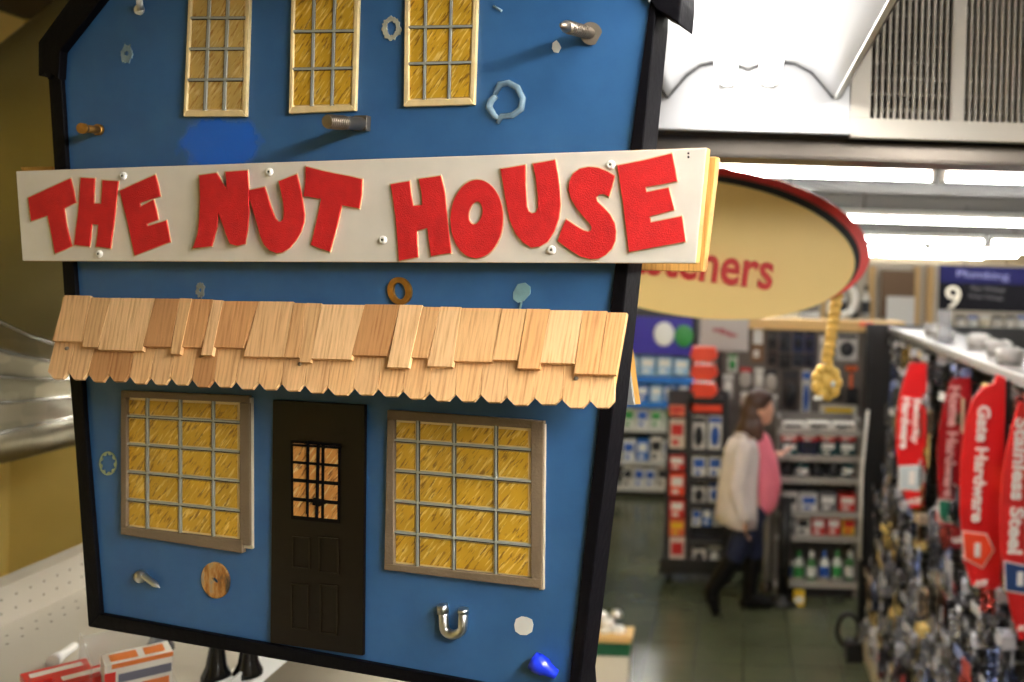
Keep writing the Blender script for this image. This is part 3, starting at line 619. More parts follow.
plain_light('ceiling_light', 2.4, 4.2, -1.9, 2.95, 'added unseen two-tube strip light far behind the camera on the right, as fill', TUBEF, None)  # added out of view as fill from behind

plain_light('ceiling_light', -1.0, -.5, 2.3, 2.95, 'added unseen strip light behind the blue house, brightening the wall and shelving', mat('lit_added_shelf_tube', (255, 250, 240), .3, emit=9.0), None)  # added behind the house to brighten the ochre wall and shelf
grl = empty('air_return_grille', (.9, 1.7, 2.72), 'cream ceiling air return grille with two banks of dark slots', 'grille')
GR = mat('cream_grille', (214, 206, 194), .45); DK = mat('dark_void', (30, 26, 24), .9)
gx0, gx1 = P(851,100,LY1).x, P(1100,100,LY1).x; zb, zt = P(950,140,LY1).z, 3.06
sb = P(900,119,LY1).z; st = 3.03
banks = [(P(872,60,LY1).x, P(954,60,LY1).x), (P(966,60,LY1).x, P(1046,60,LY1).x)]
b = MB(); y0, y1 = LY1, LY1 + .02
b.box((gx0, y0, zb), (gx1, y1, sb)); b.box((gx0, y0, st), (gx1, y1, zt)); xs = [gx0, banks[0][0]]
b.box((gx0, y0, sb), (banks[0][0], y1, st)); b.box((banks[0][1], y0, sb), (banks[1][0], y1, st)); b.box((banks[1][1], y0, sb), (gx1, y1, st)); obj('face_frame', b, GR, grl, bevel=.001)
b = MB(); b.box((gx0, y1 + .04, zb), (gx1, y1 + .05, zt)); obj('dark_backing', b, DK, grl)
for x0, x1 in banks:
    b = MB(); n = 13; p = (x1 - x0) / n
    for k in range(n): b.box((x0 + p * (k + .68), y0 + .001, sb - .001), (x0 + p * (k + 1), y1 - .002, st + .001))
    obj('louvre_bank', b, GR, grl, bevel=.001)
b = MB(); 
for z in [sb + .02 + .03 * k for k in range(9)]: b.box((banks[0][0], y1 + .012, z), (banks[1][1], y1 + .02, z + .004))
obj('cross_blade', b, ALU, grl)
bm_ = MB(); yb = 1.72; t0 = P(640,134,yb); t1 = P(1024,150,yb)
zt_ = P(840,137,yb).z; zb_ = P(840,160,yb).z
bm_.box((-.4, yb, zb_), (2.2, yb + .12, zt_)); bm_.box((-.4, yb - .014, zt_ - .004), (2.2, yb + .12, zt_ + .004)); bm_.box((-.4, yb - .005, zb_ - .002), (2.2, yb + .01, zb_ + .004))
o = struct('trim_1', bm_, ALU, bevel=.002); o['label'] = 'brushed metal beam below the ceiling grille'
b = MB(); b.box((-.4, yb + .06, zt_ + .004), (2.2, yb + .1, Z_CEIL)); struct('trim_2', b, CEIL)

# an added hidden strip light, then the rows of strip lights beyond
for k_, y_ in enumerate((2.85,)):
    for j_, (a_, c_) in enumerate(((-.9, .5),)):
        plain_light('ceiling_light', a_, c_, y_, 2.96, f'added unseen two-tube strip light above the metal beam, brightening the aisle', TUBEF)  # added out of view to light the right rack and the woman
PL = ['nearest', 'second', 'third', 'fourth', 'fifth', 'sixth', 'seventh']
rows = [3.95, 7.4, 11.5, 15.2, 18.2, 20.8]
for k, y in enumerate(rows):
    z = 2.88 if k == 0 else 2.9
    for j, (x0, x1) in enumerate(((-1.3, .62), (.7, 3.1), (3.2, 5.6)) if k else ((-.9, .84), (.87, 2.6), (2.7, 4.6))):
        plain_light('strip_light', x0, x1, y, z, f'white strip light in the {PL[k]} row beyond the metal beam, {["left","middle","right"][j]} piece', TUBEF, 'rows of strip lights on the dark ceiling', n=1, r=.018 if k else .013)

# ------------------------------------------------------------------ oval department sign
sY = 2.3
sg = empty('oval_sign', P(700, 245, sY), 'oval beige hanging sign with red rim and red lettering', 'sign')
TILT = math.radians(6.5)
BEI = mat('beige_sign_face', (252, 218, 142), .45, vary=.03, noise_scale=3); SRED = mat('sign_red', (236, 48, 36), .4); SBLK = mat('sign_shadow_gap', (26, 20, 20), .6)
def ell(cu, cv, a, bb, Y, n=72, tilt=TILT):
    out = []
    for k in range(n):
        t = 2 * math.pi * k / n; x, y = a * math.cos(t), bb * math.sin(t); out.append(P(cu + x * math.cos(tilt) - y * math.sin(tilt), cv + x * math.sin(tilt) + y * math.cos(tilt), Y))
    return out
def disc(name, pts, th, m, bevel=.002): b = MB(); b.prism(pts, [p + Vector((0, th, 0)) for p in pts]); return obj(name, b, m, sg, bevel=bevel)
disc('face', ell(699, 249, 157, 69, sY), .012, BEI)
disc('core', ell(705, 244, 156, 70, sY + .012), .03, SBLK)
disc('rim', ell(709, 240, 162, 73, sY + .042), .03, SRED)
txd = (P(765, 287, sY) - P(703, 279, sY)).normalized(); tup = Vector((-txd.z, 0, txd.x))
b = text_mb('Fasteners', 163/F*sY, 40/F*sY, P(693, 260.5, sY - .003), txd, tup, .02, .003)
obj('lettering', b, mat('sign_letter_red', (200, 34, 28), .5), sg)
for u in (620, 790):
    b = MB(); q = P(u, 190, sY + .045); b.tube([(q.x, q.y, q.z), (q.x, q.y, Z_CEIL)], .0025, 6); obj('hanging_wire', b, ALU, sg)
# gold streamer
gold = mat('gold_foil', (232, 190, 96), .35, .25, vary=.2, bump=1.0, bscale=60, noise_scale=40)
gs = empty('gold_streamer', P(823, 400, 2.5), 'crinkled gold foil streamer with bunched end hanging by the oval sign', 'decoration')
b = MB(); pts = [(842,262),(839,283),(835,310),(831,335),(827,362)]; wv = []
fr = []; bk = []
for u, v in pts: fr.append(P(u - 5.5, v, 2.375)); 
for u, v in reversed(pts): fr.append(P(u + 5.5, v - 1, 2.375))
b.prism(fr, [p + Vector((0, .012, 0)) for p in fr])
for k in range(13): b.tube([P(843 - k*1.25 - 5.5, 263 + k*8.2, 2.37), P(843 - k*1.25 + 5.5, 263 + k*8.2 + 1, 2.37)], .004, 6)
obj('strap', b, gold, gs)
b = MB(); random.seed(3); cc = P(826.5, 382, 2.38); b.ball(cc, (.026, .022, .034), 16)
for k in range(9):
    t = 2 * math.pi * k / 9; b.ball(cc + Vector((.026 * math.cos(t), random.uniform(-.012, .006), .034 * math.sin(t))), (.017, .014, .019), 10)
obj('bunched_end', b, gold, gs)
b = MB(); q = P(833, 384, 2.35); b.ball(q, (.006, .005, .009), 10); q = P(818, 398, 2.35); b.box(q - Vector((.012, .002, .006)), q + Vector((.012, .002, .006))); obj('white_tag', b, WHITE, gs)

# ------------------------------------------------------------------ right-hand gondola
RX, GY0, GY1, GZ = 1.32, 2.3, 5.86, 2.105
rg = empty('gondola_rack', (1.35, 4, 0), 'long black gondola rack of small hardware along the right of the aisle', 'shelving')
BLK = mat('black_metal', (16, 16, 17), .45); DKG = mat('dark_pegboard', (52, 48, 46), .7)
b = MB(); b.box((RX, GY0, 0), (RX + .04, GY1, GZ)); obj('pegboard', b, DKG, rg)
ex0 = P(862, 480, GY1).x
b = MB(); b.box((ex0, GY1, 0), (1.9, GY1 + .04, GZ + .02)); b.box((ex0, GY1 - .02, 0), (ex0 + .03, GY1 + .04, GZ + .02)); obj('end_panel', b, BLK, rg, bevel=.004)
TOPW = mat('glossy_white_ledge', (150, 147, 144), .25)
b = MB(); b.box((.985, GY0, GZ - .02), (RX, GY1, GZ)); b.box((.975, GY0, GZ - .03), (.985, GY1, GZ + .012)); obj('top_ledge', b, TOPW, rg, bevel=.004)
b = MB(); b.box((.86, GY0, .0), (RX, GY1, .13)); b.box((.85, GY0, .13), (RX, GY1, .16)); b.box((.842, GY0, .1), (.85, GY1, .19)); obj('base_deck', b, SHELFW, rg, bevel=.003)
for y in (2.9, 4.1, 5.3): b = MB(); b.box((RX - .03, y, .16), (RX, y + .04, GZ)); obj('upright', b, BLK, rg)
for z in (1.86, 1.72, 1.58): b = MB(); b.box((1.0, 5.35, z), (1.03, 5.84, z + .03)); b.box((1.03, 5.35, z), (RX, 5.37, z + .015)); obj('price_rail', b, WHITE, rg)
b = MB(); b.tube([P(868, 410, 5.8), P(862, 470, 5.8), P(860, 560, 5.8)], .01, 8); 
obj('white_post', b, WHITE, rg)
HWM = m_hardware(); CARDM = mat('printed_header_card', (255, 255, 255), .5, objcol=True); CLB = mat('clear_blister', (225, 228, 230), .1, alpha=.35, spec=.8)
def pack_mesh(kind):
    b = MB()
    if kind == 0:    # header card over a bulging clear bag
        b.box((-.03, -.04, -.03), (-.027, .04, 0), 1); b.ball((0, 0, -.075), (.028, .036, .045), 12, 0); b.box((-.012, -.036, -.12), (.012, .036, -.03), 0)
    elif kind == 1:  # flat card with a blister
        b.box((-.004, -.042, -.13), (0, .042, 0), 1); b.ball((-.012, 0, -.08), (.018, .03, .036), 12, 0)
    elif kind == 2:  # bunched long bolts
        b.box((-.02, -.03, -.035), (.02, .03, 0), 1)
        for k in range(5): b.tube([(-.02 + .01 * k, -.024 + .012 * k, -.03), (-.02 + .01 * k, -.02 + .012 * k, -.13)], .006, 8, 0)
    elif kind == 3:  # hinge / bracket shape
        b.box((-.006, -.04, -.12), (0, -.004, -.01), 0); b.box((-.04, .0, -.12), (-.002, .006, -.01), 0); b.frust((0, 0, -.125), (0, 0, -.005), .006, .006, 8, 0); b.box((-.01, -.03, -.015), (0, .03, 0), 1)
    b.tube([(0, 0, -.012), (-.012, 0, .006), (-.03, 0, .004)], .0022, 6, 0)
    me = b.mesh('hardware_pack', [HWM, CARDM], Vector((0, 0, 0))); return me
PM = [pack_mesh(k) for k in range(4)]; KN = ['bagged', 'carded', 'bundled', 'hinge-shaped']
random.seed(11)
PC = [((.8,.8,.84), 'white', 5), ((.6,.6,.66), 'silver', 7), ((.25,.32,.62), 'blue', 3), ((.95,.7,.25), 'gold', 2), ((.12,.12,.14), 'black', 3), ((.7,.12,.1), 'red', 1), ((.55,.42,.3), 'brown', 2)]
bag = [c for c in PC for _ in range(c[2])]
ORD = ['topmost', 'second', 'third', 'fourth', 'fifth', 'sixth', 'seventh', 'eighth', 'ninth', 'tenth', 'eleventh', 'twelfth', 'thirteenth', 'lowest']
def near(y): return 'nearest the camera' if y < 3.0 else 'by the fourth red sign' if y < 3.45 else 'by the third red sign' if y < 4.1 else 'by the second red sign' if y < 4.7 else 'beyond the first red sign'
hooks = []
nrow = 14; SIGNS = ((4.62, 895, 363, 927, 508), (4.04, 936, 378, 971, 548), (3.14, 960, 374, 1006, 590))
for r in range(nrow):
    z = 2.04 - r * .134; y = 3.08 + (r % 2) * .06
    while y < 5.78:
        if any(y < sy - .02 and u0 - 9 < 740 + 900 * .99 / y < u1 + 22 and v0 - 8 < 270 + (2.45 - z + .07) * 900 / y < v1 + 12 for sy, u0, v0, u1, v1 in SIGNS): y += .06; continue
        k = random.randrange(4); c, cn, _ = random.choice(bag); hooks.append((y, z + .005)); xo = 1.02 + random.uniform(-.03, .05) - .011 * r
        o = bpy.data.objects.new('hardware_pack', PM[k]); COL.objects.link(o); o.location = (xo, y, z); s = random.uniform(1.1, 1.3); o.scale = (s, s, s); o.rotation_euler = (0, 0, random.uniform(-.25, .25)); 
        dm = random.uniform(.55, .95); o.color = (c[0]*dm, c[1]*dm, c[2]*dm, 1)
        tag(o, f'{cn} {KN[k]} hardware pack, {ORD[r]} peg row of the right rack, {near(y)}', 'hardware pack', 'hardware packs on the right-hand rack')
        y += .122 + random.uniform(0, .015)
hooks.sort()
def hookmb(y, z, b): b.tube([(RX, y, z), (1.0, y, z), (.985, y, z + .012)], .003, 6)
for y, z in hooks[:99]: b = MB(); hookmb(y, z, b); obj('peg_hook', b, STEEL, rg)
b = MB(); [hookmb(y, z, b) for y, z in hooks[99:]]; o = obj('peg_hooks', b, STEEL, rg); o['kind'] = 'stuff'
# bins on the base deck
BN = [((.85,.85,.84),'white'), ((.15,.14,.3),'dark blue'), ((.8,.8,.55),'pale yellow'), ((.6,.12,.1),'red'), ((.2,.2,.2),'black')]
PLACE = ['nearest', 'second', 'third', 'fourth', 'fifth', 'sixth', 'seventh', 'eighth', 'ninth', 'tenth', 'eleventh', 'twelfth', 'thirteenth']
for k in range(12):
    y = 2.75 + k * .25; c, cn = BN[(k * 2 + k // 5) % 5]
    b = MB(); b.box((.88, y, .16), (.883, y + .2, .23), 0); b.box((1.08, y, .16), (1.083, y + .2, .28), 0); b.box((.88, y, .16), (1.08, y + .003, .25), 0); b.box((.88, y + .197, .16), (1.08, y + .2, .25), 0); b.box((.88, y, .16), (1.08, y + .2, .164), 0)
    for q in range(7): b.ball((.92 + .04 * (q % 4), y + .05 + .045 * (q // 2), .2), (.03, .028, .03), 8, 1)
    o = tag(obj('parts_bin', b, [CARDM, HWM]), f'{cn} open bin of loose parts on the base deck, {PLACE[k]} from the near end', 'bin', 'parts bins on the right-hand base deck'); o.color = (*c, 1)

# red blade signs
BR = mat('blade_sign_red', (206, 26, 30), .35); BR2 = mat('blade_sign_dark_red', (150, 20, 28), .35); BW = mat('blade_letter_white', (240, 236, 232), .5)
def blade(Y, outline, lines, badge, bcol, mred, label, edge=None, small=None, pinkish=False):
    fr = [P(u, v, Y) for u, v in outline]; c, zmin = centre(fr)
    e = empty('blade_sign', (c.x, c.y, zmin), label, 'sign', 'red blade signs on the right-hand rack')
    b = MB(); b.prism(fr, [p + Vector((.0, .012, 0)) for p in fr]); obj('panel', b, mred, e, bevel=.002)
    xr = max(p.x for p in fr); b = MB(); b.box((xr - .004, Y - .004, zmin + .03), (xr + .012, Y + .02, max(p.z for p in fr) - .02)); b.box((xr, Y, c.z), (RX, Y + .012, c.z + .02)); b.box((xr, Y, c.z + .2), (RX, Y + .012, c.z + .22)); obj('bracket', b, BLK, e)
    b = MB()
    for (s, u, v, length, hgt) in lines: text_mb(s, length / F * Y, hgt / F * Y, P(u, v, Y - .002), (-.03, 0, -1), (1, 0, -.03), .035, .002, 0, mb=b)
    obj('lettering', b, BW if not pinkish else mat('faded_lettering', (214, 160, 158), .5), e)
    bd = [P(u, v, Y - .001) for u, v in badge]; bo = [P(u, v, Y - .0005) for u, v in offset_poly(badge, 1.3)]; cb, _ = centre(bd)
    b = MB(); b.prism(bo, [p + Vector((0, .001, 0)) for p in bo], 1); b.prism([p - Vector((0, .002, 0)) for p in bd], bd, 0)
    w = 5 / F * Y; h = 7 / F * Y; b.box((cb.x - w * .7, Y - .005, cb.z - h), (cb.x + w * .5, Y - .003, cb.z + h), 1); obj('arrow_badge', b, [mat('badge_colour', bcol, .4), BW], e)
    if small: b = text_mb('ACE', 13 / F * Y, 6 / F * Y, P(*small, Y - .002), (1, 0, .1), (.15, 0, 1), .05, .002); obj('store_mark', b, BW, e)
    return e
def blob(u0, u1, v0, v1, n=10, tab=None):
    L = [(u0 + (u1 - u0) * .42 * abs(2*t - 1) ** 2.2 + (.04 * (u1-u0)), v0 + (v1 - v0) * t) for t in [k / n for k in range(n + 1)]]
    return L + [(u1 - 2, v1), (u1, v0)]
blade(4.62, blob(895, 927, 363, 508), [('Security', 915.5, 421, 46, 9), ('Hardware', 905.5, 423, 52, 9)], [(900,467),(921,466),(925,478),(918,490),(900,488)], (196, 208, 212), BR, 'small red blade sign reading Security Hardware', small=(914, 501))
blade(4.04, blob(936, 971, 378, 548), [('Home Hardware', 952, 442, 112, 11)], [(939,500),(963,503),(964,524),(940,520)], (28, 110, 84), BR2, 'dark red blade sign reading Home Hardware', small=(957, 540), pinkish=True)
blade(3.14, [(997,374),(1006,378),(1001,590),(985,589),(972,586),(964,560),(960,510),(961,460),(966,420),(974,398),(984,386),(994,384)], [('Gate Hardware', 981, 464, 117, 13)], [(963,532),(986,535),(993,550),(982,567),(965,558)], (236, 74, 40), BR, 'bright red blade sign reading Gate Hardware with an orange arrow badge', small=(981, 583))
blade(2.94, blob(999, 1044, 402, 640), [('Stainless Steel', 1019, 486, 136, 15)], [(1005,562),(1032,568),(1036,595),(1006,590)], (34, 66, 120), BR, 'red blade sign reading Stainless Steel at the right edge', small=(1024, 628))
# things standing on the ledge
CLP = mat('clear_plastic', (140, 142, 148), .3, alpha=.4)
b = MB(); 
for q in (P(944, 345, 4.6),): b.box((q.x - .035, q.y - .01, GZ), (q.x + .035, q.y + .01, GZ + .17)); b.box((q.x - .05, q.y - .04, GZ), (q.x + .05, q.y + .04, GZ + .012))
tag(obj('sign_holder', b, CLP, bevel=.003), 'clear upright sign holder on the white ledge of the right rack', 'sign holder')
random.seed(5)
for k in range(6):
    y = 3.2 + k * .4; b = MB(); x = 1.08 + random.uniform(0, .1); b.lathe((x, y, GZ), (0, 0, 1), [(0, 0), (0, .05), (.06, .06), (.062, .055), (.01, .045), (.01, 0)], 16)
    for q in range(5): b.ball((x + random.uniform(-.03, .03), y + random.uniform(-.03, .03), GZ + .05), .024, 8)
    tag(obj('plastic_fitting_tub', b, TOPW), f'white tub of plastic fittings on the white ledge, {PLACE[k]} from the camera', 'tub', 'white tubs on the ledge of the right rack')
# cable loop by the end panel
b = MB(); pts = [P(848 + 11*math.cos(t), 630 + 16*math.sin(t), 5.7) for t in [2*math.pi*k/20 for k in range(21)]]; b.tube(pts, .016, 8)
b.box((P(846,655,5.7).x, 5.66, 0), (P(862,655,5.7).x, 5.76, .12))
tag(obj('rubber_wheel', b, BLK), 'black rubber hoop standing at the foot of the black end panel', 'hoop')

# ------------------------------------------------------------------ department sign 9
y = 8.2; f0, f1 = P(940, 265, y), P(1078, 314, y)
ps = empty('aisle_sign', ((f0.x+f1.x)/2, y, f1.z), 'dark navy hanging aisle sign reading Plumbing with a large white 9', 'sign')
b = MB(); b.box((f0.x, y, f1.z), (f1.x, y + .04, f0.z), 0); b.box((f0.x, y - .004, f0.z - .16), (f1.x, y, f0.z), 1); obj('panel', b, [mat('sign_black', (14, 13, 18), .7, spec=.1), mat('sign_navy', (22, 22, 62), .7, spec=.1)], ps, bevel=.003)
b = text_mb('Plumbing', 52/F*y, 9/F*y, P(983, 276, y - .006), (1,0,-.03), (0,0,1), .01, .004); obj('heading', b, mat('dim_lettering', (96, 98, 140), .5), ps)
b = text_mb('9', 15/F*y, 23/F*y, P(953, 297.5, y - .006), (1,0,0), (0,0,1), .0, .004); obj('number', b, mat('number_white', (214, 206, 190), .5), ps)
b = text_mb('Pipe Fittings', 34/F*y, 5.5/F*y, P(988, 289.5, y - .006), (1,0,-.03), (0,0,1), 0, .004); obj('subheading', b, mat('dim_lettering_grey', (84, 82, 86), .5), ps); b = text_mb('Drain Fittings', 34/F*y, 5.5/F*y, P(986, 297.5, y - .006), (1,0,-.03), (0,0,1), 0, .004); obj('subheading', b, mat('dim_lettering_grey', (84, 82, 86), .5), ps)
for u in (965, 1050): b = MB(); q = P(u, 266, y + .02); b.tube([q, (q.x, q.y, Z_CEIL)], .006, 6); obj('hanging_rod', b, ALU, ps)

# ------------------------------------------------------------------ background stock
CM = mat('coloured_packaging', (255, 255, 255), .4, objcol=True)
LBL = mat('white_label', (232, 232, 228), .45); DLB = mat('dark_label', (30, 32, 40), .4); GLB = mat('green_label', (50, 140, 70), .4); RLB = mat('red_label', (196, 40, 40), .4); BLB = mat('blue_label', (40, 90, 180), .4); YLB = mat('yellow_label', (230, 190, 40), .4)
LM = {'w': LBL, 'd': DLB, 'g': GLB, 'r': RLB, 'b': BLB, 'y': YLB}
def item(kind, u0, v0, u1, v1, Y, rgb, lab, label, cat, group, depth=None, name=None):
    """one product standing or hanging at distance Y, its outline size taken from the photograph"""
    a, c = P(u0, v1, Y), P(u1, v0, Y); w = c.x - a.x; h = c.z - a.z; x0, z0 = a.x, a.z; d = depth or min(w, .12); b = MB(); xm = x0 + w/2
    if kind == 'box':
        b.box((x0, Y, z0), (x0 + w, Y + d, z0 + h)); b.box((x0 + w*.12, Y - .003, z0 + h*.45), (x0 + w*.88, Y, z0 + h*.85), 1); b.box((x0 + w*.2, Y - .003, z0 + h*.12), (x0 + w*.6, Y, z0 + h*.3), 1)
    elif kind == 'bottle':
        r = min(w, .16) * .5; c0 = (xm, Y + r, z0); b.lathe(c0, (0,0,1), [(0, 0), (0, r), (h*.62, r), (h*.74, r*.45), (h*.8, r*.35)], 14); b.lathe(c0, (0,0,1), [(h*.8, r*.42), (h, r*.4), (h, 0)], 14, 1); b.lathe(c0, (0,0,1), [(h*.14, r*1.02), (h*.5, r*1.02)], 14, 1)
    elif kind == 'card':
        b.box((x0, Y, z0), (x0 + w, Y + .006, z0 + h)); b.ball((xm, Y - .01, z0 + h*.42), (w*.34, .03, h*.3), 12, 1); b.box((x0 + w*.06, Y - .003, z0 + h*.8), (x0 + w*.94, Y, z0 + h*.96), 1); b.tube([(xm, Y + .006, z0 + h*.95), (xm, Y + .1, z0 + h*.95)], .003, 6, 1)
    elif kind == 'bag':
        b.ball((xm, Y + d*.3, z0 + h*.42), (w*.5, d*.4, h*.42), 14); b.box((x0 + w*.05, Y + d*.25, z0 + h*.78), (x0 + w*.95, Y + d*.3, z0 + h), 1)
    elif kind == 'tool':
        b.box((xm - w*.12, Y, z0), (xm + w*.12, Y + .03, z0 + h*.62), 0); b.frust((xm, Y + .015, z0 + h*.6), (xm, Y + .015, z0 + h), w*.16, w*.1, 10, 1); b.box((x0, Y, z0 + h*.72), (x0 + w, Y + .03, z0 + h*.9), 0)
    o = obj(name or ({'box':'product_box','bottle':'bottle','card':'blister_card','bag':'product_bag','tool':'hand_tool'}[kind]), b, [CM, LM[lab]]); o.color = (*lin(rgb), 1)
    return tag(o, label, cat, group)
ORDL = ['leftmost', 'second', 'third', 'fourth', 'fifth', 'sixth', 'seventh', 'eighth', 'ninth', 'tenth']
CNAME = {}
def rowof(kind, u0, u1, v0, v1, Y, n, colors, where, cat, group, depth=None, gap=.12, jit=0):
    w = (u1 - u0) / n
    for k in range(n):
        rgb, lab, nm = colors[k % len(colors)]
        item(kind, u0 + w*k + w*gap/2, v0 + random.uniform(0, jit), u0 + w*(k+1) - w*gap/2, v1, Y, rgb, lab, f'{nm} {cat}, {ORDL[k]} {where}', cat, group, depth)
def shelf_unit(name, label, x0, x1, y, depth, ztop, shelves, m_body, m_shelf, back=True, cat='shelving'):
    e = empty(name, ((x0+x1)/2, y + depth/2, 0), label, cat)
    b = MB(); b.box((x0, y + depth - .02, 0), (x1, y + depth, ztop)); obj('back_panel', b, m_body, e)
    for x in (x0, x1 - .03): b = MB(); b.box((x, y + .02, 0), (x + .03, y + depth, ztop)); obj('side_panel', b, m_body, e, bevel=.003)
    for z in shelves: b = MB(); b.box((x0 + .03, y, z - .025), (x1 - .03, y + depth - .02, z)); b.box((x0, y - .012, z - .04), (x1, y, z + .006)); obj('shelf', b, m_shelf, e)
    b = MB(); b.box((x0, y + .03, 0), (x1, y + depth, .1)); obj('base', b, BLK, e); return e
def zf(v, Y, u=700): return P(u, v, Y).z
W_ = ((226,226,222),'b','white'); W2 = ((220,224,214),'g','white and green'); B_ = ((44,110,196),'w','blue'); LB = ((150,192,226),'w','light blue'); N_ = ((26,34,66),'d','navy'); G_ = ((120,120,122),'w','grey'); K_ = ((26,26,28),'d','black'); R_ = ((206,44,36),'w','red'); T_ = ((20,70,74),'w','teal'); O_ = ((226,90,40),'w','orange'); BN_ = ((120,90,62),'w','brown'); WD = ((220,216,208),'d','white')
# far shelving left of the carousel
Y = 9.6; xa, xb = P(560, 500, Y).x, P(693, 500, Y).x
GSH = mat('light_grey_shelf', (196, 196, 192), .4)
shelf_unit('shelf_unit', 'far grey shelving stocked with boxes at the end of the aisle, left of the carousel', xa, xb, Y, .45, 1.98, [zf(489, Y), zf(463, Y), zf(430, Y), zf(404, Y), zf(378, Y)], G_[0] and mat('grey_shelf_back', (60, 58, 58), .6), GSH)
b = MB(); q0, q1 = P(560, 352, Y), P(693, 318, Y); b.box((q0.x, Y - .03, q0.z), (q1.x, Y - .015, q1.z), 0); qa = P(664, 334, Y - .04); b.ball(qa, (.11, .012, .13), 16, 1); qa = P(684, 336, Y - .04); b.ball(qa, (.1, .012, .12), 16, 2)
tag(obj('header_banner', b, [mat('purple_banner', (50, 42, 156), .4), LBL, GLB]), 'purple blue banner with white and green round pictures over the far shelving', 'banner')
sh = 'on the far shelving'
for (v0, v1, n, cs, nm, kd) in ((356,375,4,[LB],'top row','box'), (383,402,5,[B_,B_,LB],'blue row','box'), (407,428,5,[W2,W_,W2],'third row','box'), (438,461,5,[W_,B_,WD,W_,WD],'fourth row','box'), (466,487,6,[WD,W_,W_],'lowest row','box')):
    rowof(kd, 622, 690, v0, v1, Y + .03, n, cs, f'of the {nm} {sh}', 'box', f'boxes in the {nm} {sh}', depth=.2, gap=.08, jit=3)
b = MB(); z = zf(378, Y, 655); b.box((xa, Y - .02, z - .05), (xb, Y - .013, z + .02)); z = zf(403, Y, 655); b.box((xa, Y - .02, z - .05), (xb, Y - .013, z + .02)); tag(obj('price_strip', b, B_ and mat('blue_price_strip', (40, 120, 210), .4)), 'pair of blue price strips along the far shelving', 'price strip')

# carousel rack
Y = 7.0; cx = P(695, 500, Y + .2).x; DG = mat('dark_grey_rack', (50, 50, 54), .45)
cr = empty('carousel_rack', (cx, Y + .2, 0), 'wheeled dark grey merchandiser rack with orange red peaked topper', 'display rack')
x0, xm, x1 = P(664, 500, Y).x, P(689, 500, Y).x, P(725, 500, Y).x; zt, zb = zf(392, Y), zf(566, Y)
b = MB(); b.box((xm, Y + .12, zb), (x1, Y + .14, zt)); b.box((xm - .015, Y - .03, zb), (xm + .015, Y + .14, zt)); b.box((x1 - .015, Y - .03, zb), (x1 + .01, Y + .14, zt)); b.box((x0, Y + .06, zb), (x0 + .02, Y + .28, zt)); b.box((x0, Y + .1, zb), (xm, Y + .12, zt)); obj('frame', b, DG, cr, bevel=.003)
b = MB(); b.box((x0 - .02, Y - .05, zb - .05), (x1 + .02, Y + .29, zb)); b.box((x0 - .02, Y - .06, zb), (x1 + .02, Y - .05, zb + .07)); obj('base', b, BLK, cr, bevel=.006)
for x in (x0 + .05, x1 - .05):
    for yy in (Y, Y + .23): b = MB(); b.frust((x - .014, yy, .045), (x + .014, yy, .045), .045, .045, 16); b.box((x - .02, yy - .012, .04), (x + .02, yy + .012, zb - .04)); obj('caster', b, BLK, cr)
for v in (452, 479, 505, 541): b = MB(); z = zf(v, Y); b.box((xm, Y - .05, z - .02), (x1, Y + .12, z)); b.box((xm, Y - .055, z - .02), (x1, Y - .05, z + .035)); obj('tray', b, DG, cr)
ORR = mat('orange_red_topper', (226, 66, 36), .4); b = MB()
for v in (364, 382, 400):
    ztop, zl = zf(v - 22, Y), zf(v - 8, Y); c0 = P(703, v, Y); pr = [(-.105, zf(v - 8, Y)), (-.085, zf(v - 17, Y)), (.09, zf(v - 17, Y)), (.115, zf(v - 8, Y)), (.05, zf(v - 1, Y)), (0, zf(v - 3, Y)), (-.06, zf(v - 1, Y))]
    f_ = [Vector((c0.x + x, Y - .02, z)) for x, z in pr]; b.prism(f_, [p + Vector((0, .12, 0)) for p in f_])
obj('topper', b, ORR, cr, bevel=.004)
b = MB(); q0, q1 = P(690, 411, Y), P(722, 404, Y); b.box((q0.x, Y - .03, q0.z), (q1.x, Y + .1, q1.z), 0); q0, q1 = P(688, 404, Y), P(722, 398, Y); b.box((q0.x, Y - .03, q0.z), (q1.x, Y + .1, q1.z), 1); obj('header_strip', b, [ORR, BLK], cr)
w_ = 'on the front of the carousel'
for (v0, v1, n, cs, kd, nm) in ((416,450,2,[WD,W_],'card','top tier'), (456,477,2,[W_,W_],'box','second tier'), (483,503,2,[WD,W_],'card','third tier'), (508,526,3,[W_,B_,W_],'box','fourth tier'), (544,570,2,[WD,G_],'card','lowest tier')):
    rowof(kd, 691, 723, v0, v1, Y - .02 if kd == 'box' else Y + .02, n, cs, f'in the {nm} {w_}', 'packet', f'packets in the {nm} {w_}', depth=.06)
for i, (v0, v1, rgb, lb, nm) in enumerate(((406,416,(224,120,90),'r','salmon'), (420,448,(214,196,180),'r','long cream'), (456,470,(190,40,34),'w','dark red'), (474,496,(224,70,40),'w','orange red'), (500,518,(206,50,40),'w','red'), (520,536,(224,110,70),'y','orange'), (538,568,(222,200,190),'r','tall cream'))):
    item('box', 669, v0, 685, v1, Y + .03, rgb, lb, f'{nm} packet on the left side of the carousel, {ORDL[i]} from its top' if i else f'{nm} packet at the top of the left side of the carousel', 'packet', 'packets on the left side of the carousel', depth=.05)

